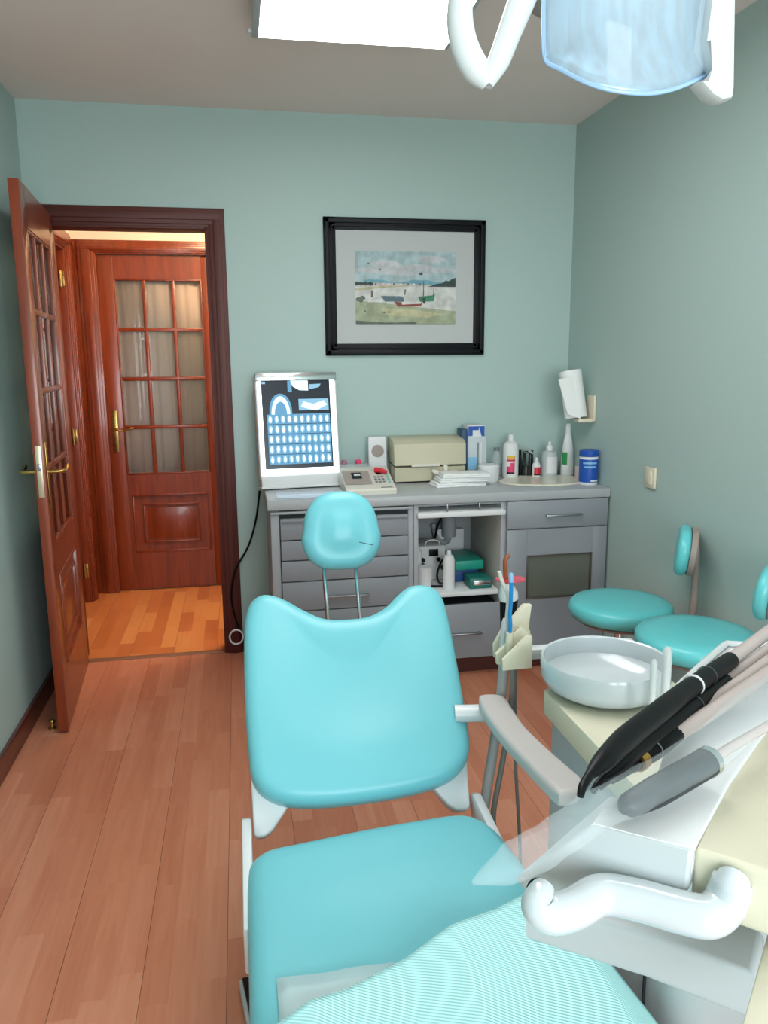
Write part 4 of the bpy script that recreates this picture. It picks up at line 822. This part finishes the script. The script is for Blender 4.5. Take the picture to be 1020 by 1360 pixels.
# lower arm under the console and the near side tray
g = G(); za = .86
P = [(PZ(x, y, za).x, PZ(x, y, za).y) for x, y in ((700, 1165), (790, 1172), (905, 1195), (986, 1215), (1006, 1226), (1016, 1240), (1012, 1262), (1003, 1296), (861, 1243), (770, 1216), (700, 1195))]
g.prism(P, -.05, TR(V(0, 0, za)), r=.008, seg=3); obj('support_arm', g, 'gwhite', dc, label='grey white arm below the console')
g = G(); za = .93; P = [(PZ(x, y, za).x, PZ(x, y, za).y) for x, y in ((1024, 1222), (984, 1366), (1016, 1420), (1120, 1420), (1120, 1222))]; g.prism(P, -.02, TR(V(0, 0, za)), r=.003); obj('side_tray', g, 'cream', dc, label='cream side tray at the frame edge')
# console column down to the unit
g = G(); c = A+U*.2+Q*.16; g.cyl(V(c.x, c.y, .0), V(c.x, c.y, ZC-.06), .03); g.lathe([(0, 0), (.14, 0), (.14, .02), (.05, .05), (0, .05)], TR(V(c.x, c.y, 0)), 32); obj('column', g, 'white', dc)

# handpieces: dark instruments lying on the tray with hoses to the upper right
def hp3(*a): return [PZ(x, y, z) for x, y, z in a]
def handpiece(lab, tipc, body, rings=(), hose=None, r=(.004, .011), head=None):
    t = thing('handpiece', lab, 'dental handpiece', tuple(PZ(*body[0])), group='handpieces on the console')
    b = hp3(*body); g = G(); rad = [r[0], r[1]*.8, r[1], r[1], r[1]*.95, r[1]*.9][:len(b)]
    while len(rad) < len(b): rad.append(r[1])
    g.tube(b, rad, 18, smooth=4); obj('body', g, 'black', t)
    g = G(); g.tube(hp3(*tipc), [r[0]*.9, r[0]*1.1, r[0]*1.2][:len(tipc)], 12, smooth=3); obj('head', g, head or 'black', t)
    for (x, y, z), dv_, rr_, mm in rings:
        p = PZ(x, y, z); d = (b[-1]-b[0]).normalized(); obj('ring', G().cyl(p-d*dv_, p+d*dv_, rr_, 20), mm, t)
    if hose:
        g = G(); g.tube(hp3(*hose), .0085, 14, smooth=5); obj('hose', g, 'hosepink', t, label='taupe supply hose')
    return t
handpiece('largest black handpiece, uppermost of the row, with a white ring', [(771, 1057, 1.050), (774, 1044, 1.054), (784, 1028, 1.056)], [(780, 1032, 1.056), (800, 1012, 1.056), (830, 982, 1.054), (870, 950, 1.052), (915, 915, 1.049), (970, 877, 1.046)],
          rings=(((921, 910, 1.0488), .0016, .0126, 'mwhite'), ((939, 898, 1.0475), .0005, .0126, 'steel')), hose=[(966, 879, 1.046), (990, 862, 1.048), (1040, 825, 1.055), (1090, 790, 1.06)], r=(.0036, .0120))
handpiece('second black handpiece lying below the ringed one', [(787, 1052, 1.028), (793, 1042, 1.032), (802, 1032, 1.034)], [(799, 1035, 1.034), (822, 1015, 1.034), (850, 990, 1.033), (885, 964, 1.032), (925, 935, 1.031), (963, 905, 1.030)],
          rings=(((922, 937, 1.031), .0006, .0122, 'steel'),), hose=[(960, 907, 1.03), (990, 886, 1.035), (1040, 850, 1.045), (1090, 812, 1.055)], r=(.003, .0116))
handpiece('third handpiece with chrome collar and black back end', [(797, 1046, 1.022), (806, 1038, 1.024), (818, 1030, 1.024)], [(815, 1032, 1.024), (840, 1014, 1.024), (865, 992, 1.024), (890, 973, 1.024), (921, 948, 1.024)],
          rings=(((889, 974, 1.0245), .0012, .0108, 'chrome'), ((878, 982, 1.0245), .0005, .0106, 'steel'), ((895, 966, 1.030), .0035, .0052, 'steel')), hose=[(918, 950, 1.024), (950, 930, 1.028), (1000, 895, 1.04), (1060, 850, 1.05)], r=(.003, .0102))
handpiece('smallest handpiece with a gold band near the clear sleeve', [(812, 1038, 1.020), (822, 1032, 1.022), (832, 1026, 1.022)], [(828, 1028, 1.021), (846, 1014, 1.022), (864, 1001, 1.023), (880, 990, 1.024), (900, 974, 1.025)],
          rings=(((850, 1010, 1.024), .0055, .0098, 'gold'), ((869, 996, 1.0245), .001, .0096, 'steel')), hose=[(897, 976, 1.025), (930, 955, 1.028), (990, 915, 1.038), (1060, 868, 1.05)], r=(.003, .0090))
# sleeved instrument
t = thing('sleeved_instrument', 'dark grey instrument inside a long clear plastic sleeve', 'dental instrument', tuple(PZ(880, 1040, 1.03)))
g = G(); g.tube(hp3((826, 1078, 1.022), (835, 1070, 1.025), (870, 1052, 1.028), (905, 1032, 1.030), (940, 1012, 1.031)), [.004, .0110, .0140, .0142, .0140], 22, smooth=4); obj('body', g, 'darkgrey', t)
g = G(); a, b = PZ(937, 1014, 1.031), PZ(943, 1010, 1.0312); g.cyl(a, b, .0148, 24); obj('end_cap', g, 'chrome', t)
g = G(); g.tube(hp3((940, 1012, 1.031), (975, 990, 1.033), (1030, 958, 1.04), (1100, 915, 1.05)), .005, 12, smooth=4); obj('cable', g, 'hosepink', t)
# clear sleeve: a flattened crumpled bag from the tip lower left to the upper right
cen = [(628, 1173, 1.018, .002), (655, 1160, 1.02, .011), (690, 1143, 1.024, .018), (735, 1114, 1.028, .018), (800, 1074, 1.033, .0195), (850, 1047, 1.036, .021), (920, 1010, 1.038, .022), (980, 960, 1.046, .023), (1060, 905, 1.052, .027), (1120, 865, 1.056, .028)]
g = G(); C_ = [PZ(x, y, z) for x, y, z, r in cen]; Rw = [r for *_, r in cen]; n = 22; vs = []; fs = []; m_ = 60
def cat(i, t, arr):
    a = arr[max(i-1, 0)]; b = arr[i]; c = arr[min(i+1, len(arr)-1)]; d = arr[min(i+2, len(arr)-1)]
    return .5*((2*b)+(c-a)*t+(2*a-5*b+4*c-d)*t*t+(3*b-a-3*c+d)*t**3)
for k in range(m_+1):
    f = k/m_*(len(cen)-1); i = min(int(f), len(cen)-2); tt = f-i; p = cat(i, tt, C_); r = max(.001, cat(i, tt, Rw))
    d = (C_[min(i+1, len(C_)-1)]-C_[i]).normalized(); s = d.cross(V(0, 0, 1)).normalized(); up = s.cross(d)
    for q in range(n):
        a = 2*pi*q/n; wob = 1+.10*sin(3*a+k*.5)+.06*sin(5*a-k*.9)
        vs.append(p+s*cos(a)*r*wob+up*sin(a)*min(.0175, r*.75)*(1+.3*(wob-1)))
for k in range(m_):
    for q in range(n): fs.append((k*n+q, k*n+(q+1) % n, (k+1)*n+(q+1) % n, (k+1)*n+q))
g.add(vs, fs); obj('plastic_sleeve', g, 'sleeve', t, label='crumpled clear plastic sleeve', ang=180)

# ------------------------------------------------------------------ stools
def make_stool(lab, H=0, lp=.3, pz=.235):
    t = thing('operator_stool', lab, 'stool', (0, 0, 0), group='turquoise stools by the right wall')
    r = .19; UP = TR(V(0, 0, H))
    g = G().lathe([(0, .435), (r*.78, .435), (r*.95, .445), (r, .468), (r*.985, .488), (r*.93, .500), (r*.7, .506), (0, .509)], UP, 56); obj('seat', g, 'vinyl2', t, ang=80)
    g = G().lathe([(0, .405), (r*.35, .405), (r*.45, .418), (r*.8, .424), (r*.88, .436), (0, .437)], UP, 40); obj('seat_shell', g, 'stoolgrey', t)
    obj('column', G().lathe([(0, .10), (.028, .10), (.028, .28), (.018, .285), (.018, .41+H), (0, .41+H)], None, 24), 'chrome', t)
    for k in range(5):
        a = 2*pi*k/5+lp; R = Matrix.Rotation(a, 4, 'Z') @ Matrix.Diagonal((.88, .88, .95, 1))
        g = G(); g.prism([(.0, .075), (.0, .12), (.05, .118), (.23, .075), (.235, .06), (.22, .055)], .036, R @ frame(V(0, .018, 0), V(1, 0, 0), V(0, 0, 1), V(0, -1, 0)), r=.004); leg = obj('leg', g, 'stoolgrey', t)
        g = G(); c = R @ V(.225, 0, .025); ax_ = R @ V(0, 1, 0); g.cyl(c-ax_*.02, c-ax_*.004, .025, 20); g.cyl(c+ax_*.004, c+ax_*.02, .025, 20); g.cyl(c-ax_*.01, c+V(0, 0, .035)-ax_*.0, .006, 8); obj('caster', g, 'black', leg)
    # back support arm and pad; pad faces the seat centre (-x side of pad)
    g = G(); g.tube([V(.10, 0, .415+H), V(.20, 0, .42+H), V(.244, 0, .45+H), V(.252, 0, .52+H), V(.25, 0, .47+pz+H), V(.238, 0, .52+pz+H)], [.014, .014, .015, .014, .012, .010], 12, smooth=5); obj('back_arm', g, 'stoolgrey', t)
    po = []
    for i in range(60):
        a = 2*pi*i/60; e = 2/2.4; po.append((.125*abs(cos(a))**e*(1 if cos(a) > 0 else -1), .088*abs(sin(a))**e*(1 if sin(a) > 0 else -1)))
    T = frame(V(.182, 0, .48+pz+H), V(0, -1, 0), V(.10, 0, .995).normalized(), V(-.995, 0, .10).normalized())
    g = G().cushion(po, .042, T, r=.020, rings=8, dome=lambda x, y, k: -.02*(x/.125)**2*0); obj('back_pad', g, 'vinyl2', t, ang=80)
    T2 = frame(V(.182+.042, 0, .48+pz+H-.004), V(0, -1, 0), V(.10, 0, .995).normalized(), V(-.995, 0, .10).normalized())
    g = G().cushion([(p[0]*.93, p[1]*.95) for p in po], .022, T2, r=.004, rings=4); obj('back_shell', g, 'stoolgrey', t)
    return t
s1 = make_stool('turquoise round stool nearest the sink cabinet, backrest towards the right wall', H=.03); s1.location = (1.37, 2.60, 0); s1.rotation_euler = (0, 0, radians(-30))
s2 = make_stool('turquoise round stool partly hidden behind the spittoon bowl', H=.065, lp=radians(14), pz=.20); s2.location = (1.40, 2.15, 0); s2.rotation_euler = (0, 0, radians(-50))

# ------------------------------------------------------------------ operating lamp
ol = thing('operating_lamp', 'white two-handled dental operating lamp with blue reflector hanging overhead', 'dental lamp', tuple(PY(840, 0, 1.05)))
YL = 1.05
def curved(ptsx, Y): pass
# reflector: outline traced on a bowed surface, given real depth
out = [(722, -60), (722, 0), (722, 50), (723, 72), (728, 84), (745, 92), (775, 108), (805, 118), (835, 123), (865, 124), (895, 118), (925, 106), (940, 96), (948, 70), (955, 30), (962, -30), (962, -90), (840, -120), (740, -100)]
def bow(x, Y0): return Y0 + .05*((x-842)/120)**2
Pp = [PY(x, y, bow(x, YL)) for x, y in out]; cx = sum((p for p in Pp), V(0, 0, 0))/len(Pp)
Lx = RX.copy(); Lz = V(0, 0, 1); n = len(Pp)
vs = []; fs = []; rings = 10
for k in range(rings):
    f = 1-k/rings
    for j, (x, y) in enumerate(out):
        xx = 842+(x-842)*f; yy = -5+(y+5)*f; vs.append(PY(xx, yy, bow(xx, YL)+.05*(1-f*f)))
vs.append(PY(842, -5, YL+.05)); g = G()
for k in range(rings-1):
    for i in range(n): fs.append((k*n+i, k*n+(i+1) % n, (k+1)*n+(i+1) % n, (k+1)*n+i))
for i in range(n): fs.append(((rings-1)*n+i, (rings-1)*n+(i+1) % n, rings*n))
g.add(vs, fs); o = obj('reflector', g, 'dichro', ol, ang=180, label='mirror reflector with painted blue sky reflection'); md = o.modifiers.new('t', 'SOLIDIFY'); md.thickness = .004; md.offset = 0
# clear shield in front with bright rim
vs = []; fs = []
for k in range(rings):
    f = 1-k/rings
    for x, y in out: xx = 842+(x-842)*f; yy = -5+(y+5)*f; vs.append(PY(xx, yy, bow(xx, YL)-.004-.02*(1-f*f)))
vs.append(PY(842, -5, YL-.024)); g = G()
for k in range(rings-1):
    for i in range(n): fs.append((k*n+i, k*n+(i+1) % n, (k+1)*n+(i+1) % n, (k+1)*n+i))
for i in range(n): fs.append(((rings-1)*n+i, (rings-1)*n+(i+1) % n, rings*n))
g.add(vs, fs); o = obj('front_shield', g, mat('clear_shield', 'dceef8', .12, alpha=.25), ol, ang=180); o.modifiers.new('t', 'SOLIDIFY').thickness = .003
g = G(); g.tube([PY(x, y, bow(x, YL)) for x, y in out[:16]], .0032, 10, smooth=4); obj('rim', g, mat('blue_rim', 'a5cdf5', .1, spec=.8, coat=.8), ol, label='pale blue shield rim')
# left loop handle
def lamp_tube(pts, r, Y): return [PY(x, y, Y) for x, y in pts], r
g = G(); g.tube([PY(x, y, YL-.02) for x, y in ((612, -60), (612, -10), (611, 30), (618, 65), (632, 92), (648, 111))], [.014, .015, .0165, .0175, .0175, .010], 20, smooth=6)
g.tube([PY(x, y, YL-.02) for x, y in ((646, 112), (662, 82), (675, 48), (688, 14), (702, -22), (720, -60))], [.009, .0140, .0150, .0165, .018, .018], 20, smooth=6); obj('left_handle', g, 'white', ol, label='white loop handle on the left')
g = G(); P = [(PY(x, y, YL+.02).x, PY(x, y, YL+.02).z) for x, y in ((946, -60), (930, 60), (944, 100), (924, 112), (940, 130), (952, 137), (966, 134), (968, 120), (967, 0), (968, -60))]
g.prism(P, .035, XZ(YL+.04), r=.006); obj('right_handle', g, 'white', ol, label='white flat handle on the right')
g = G(); g.tube([PY(725, -60, YL+.10), PY(840, -110, YL+.12), PY(950, -60, YL+.08)], .03, 18, smooth=6); g.tube([PY(840, -110, YL+.12), V(.55, 1.30, 2.2), V(.55, 1.35, CEIL)], [.03, .022, .022], 18); g.lathe([(0, 0), (.06, 0), (.06, .03), (0, .03)], TR(V(.55, 1.35, CEIL-.03)), 28); obj('yoke', g, 'white', ol)
g = G(); g.tube([PY(690, -20, YL+.12), PY(712, 4, YL+.12), PY(760, 30, YL+.12)], .014, 12); obj('tilt_arm', g, 'stoolgrey', ol)

# hall lamp (out of view, lights the hall)
t = thing('hall_lamp', 'round warm ceiling lamp in the hall', 'ceiling lamp', (.12, 4.12, 2.32))
obj('globe', G().lathe([(0, 2.35), (.09, 2.36), (.14, 2.39), (.15, 2.42), (.14, 2.43), (0, 2.43)], TR(V(.12, 4.12, -.03)), 32), 'halllamp', t)
obj('rim', G().lathe([(0, 2.43), (.16, 2.43), (.16, 2.45), (0, 2.45)], TR(V(.12, 4.12, 0)), 32), 'brass', t)

# ------------------------------------------------------------------ light
def area(name, loc, rot, sx, sy, e, col):
    l = bpy.data.lights.new(name, 'AREA'); l.shape = 'RECTANGLE'; l.size = sx; l.size_y = sy; l.energy = e; l.color = col
    o = bpy.data.objects.new(name, l); COL.objects.link(o); o.location = loc; o.rotation_euler = rot; return o
area('window_daylight', ((wx0+wx1)/2, YB-.12, (wz0+wz1)/2), (radians(90), 0, 0), wx1-wx0, wz1-wz0, 102, (.90, .97, 1.0))
w = bpy.data.worlds.new('sky'); bpy.context.scene.world = w; w.use_nodes = True; nt = w.node_tree
sky = nt.nodes.new('ShaderNodeTexSky'); sky.sky_type = 'NISHITA'; sky.sun_disc = False; sky.sun_elevation = radians(40)
nt.links.new(sky.outputs[0], nt.nodes['Background'].inputs[0]); nt.nodes['Background'].inputs[1].default_value = .15

# ------------------------------------------------------------------ camera
cd = bpy.data.cameras.new('camera'); co = bpy.data.objects.new('camera', cd); COL.objects.link(co)
cd.sensor_fit = 'VERTICAL'; cd.sensor_height = 24; cd.lens = 24*FOC/1360; cd.clip_start = .02; cd.clip_end = 60
Bk = -FW; Up = -DN
co.matrix_world = frame(CAM, RX, Up, Bk)
sc_ = bpy.context.scene; sc_.camera = co
vs_ = sc_.view_settings; vs_.view_transform = 'Standard'; vs_.look = 'None'; vs_.gamma = 1; vs_.use_curve_mapping = False; vs_.exposure = 0.0
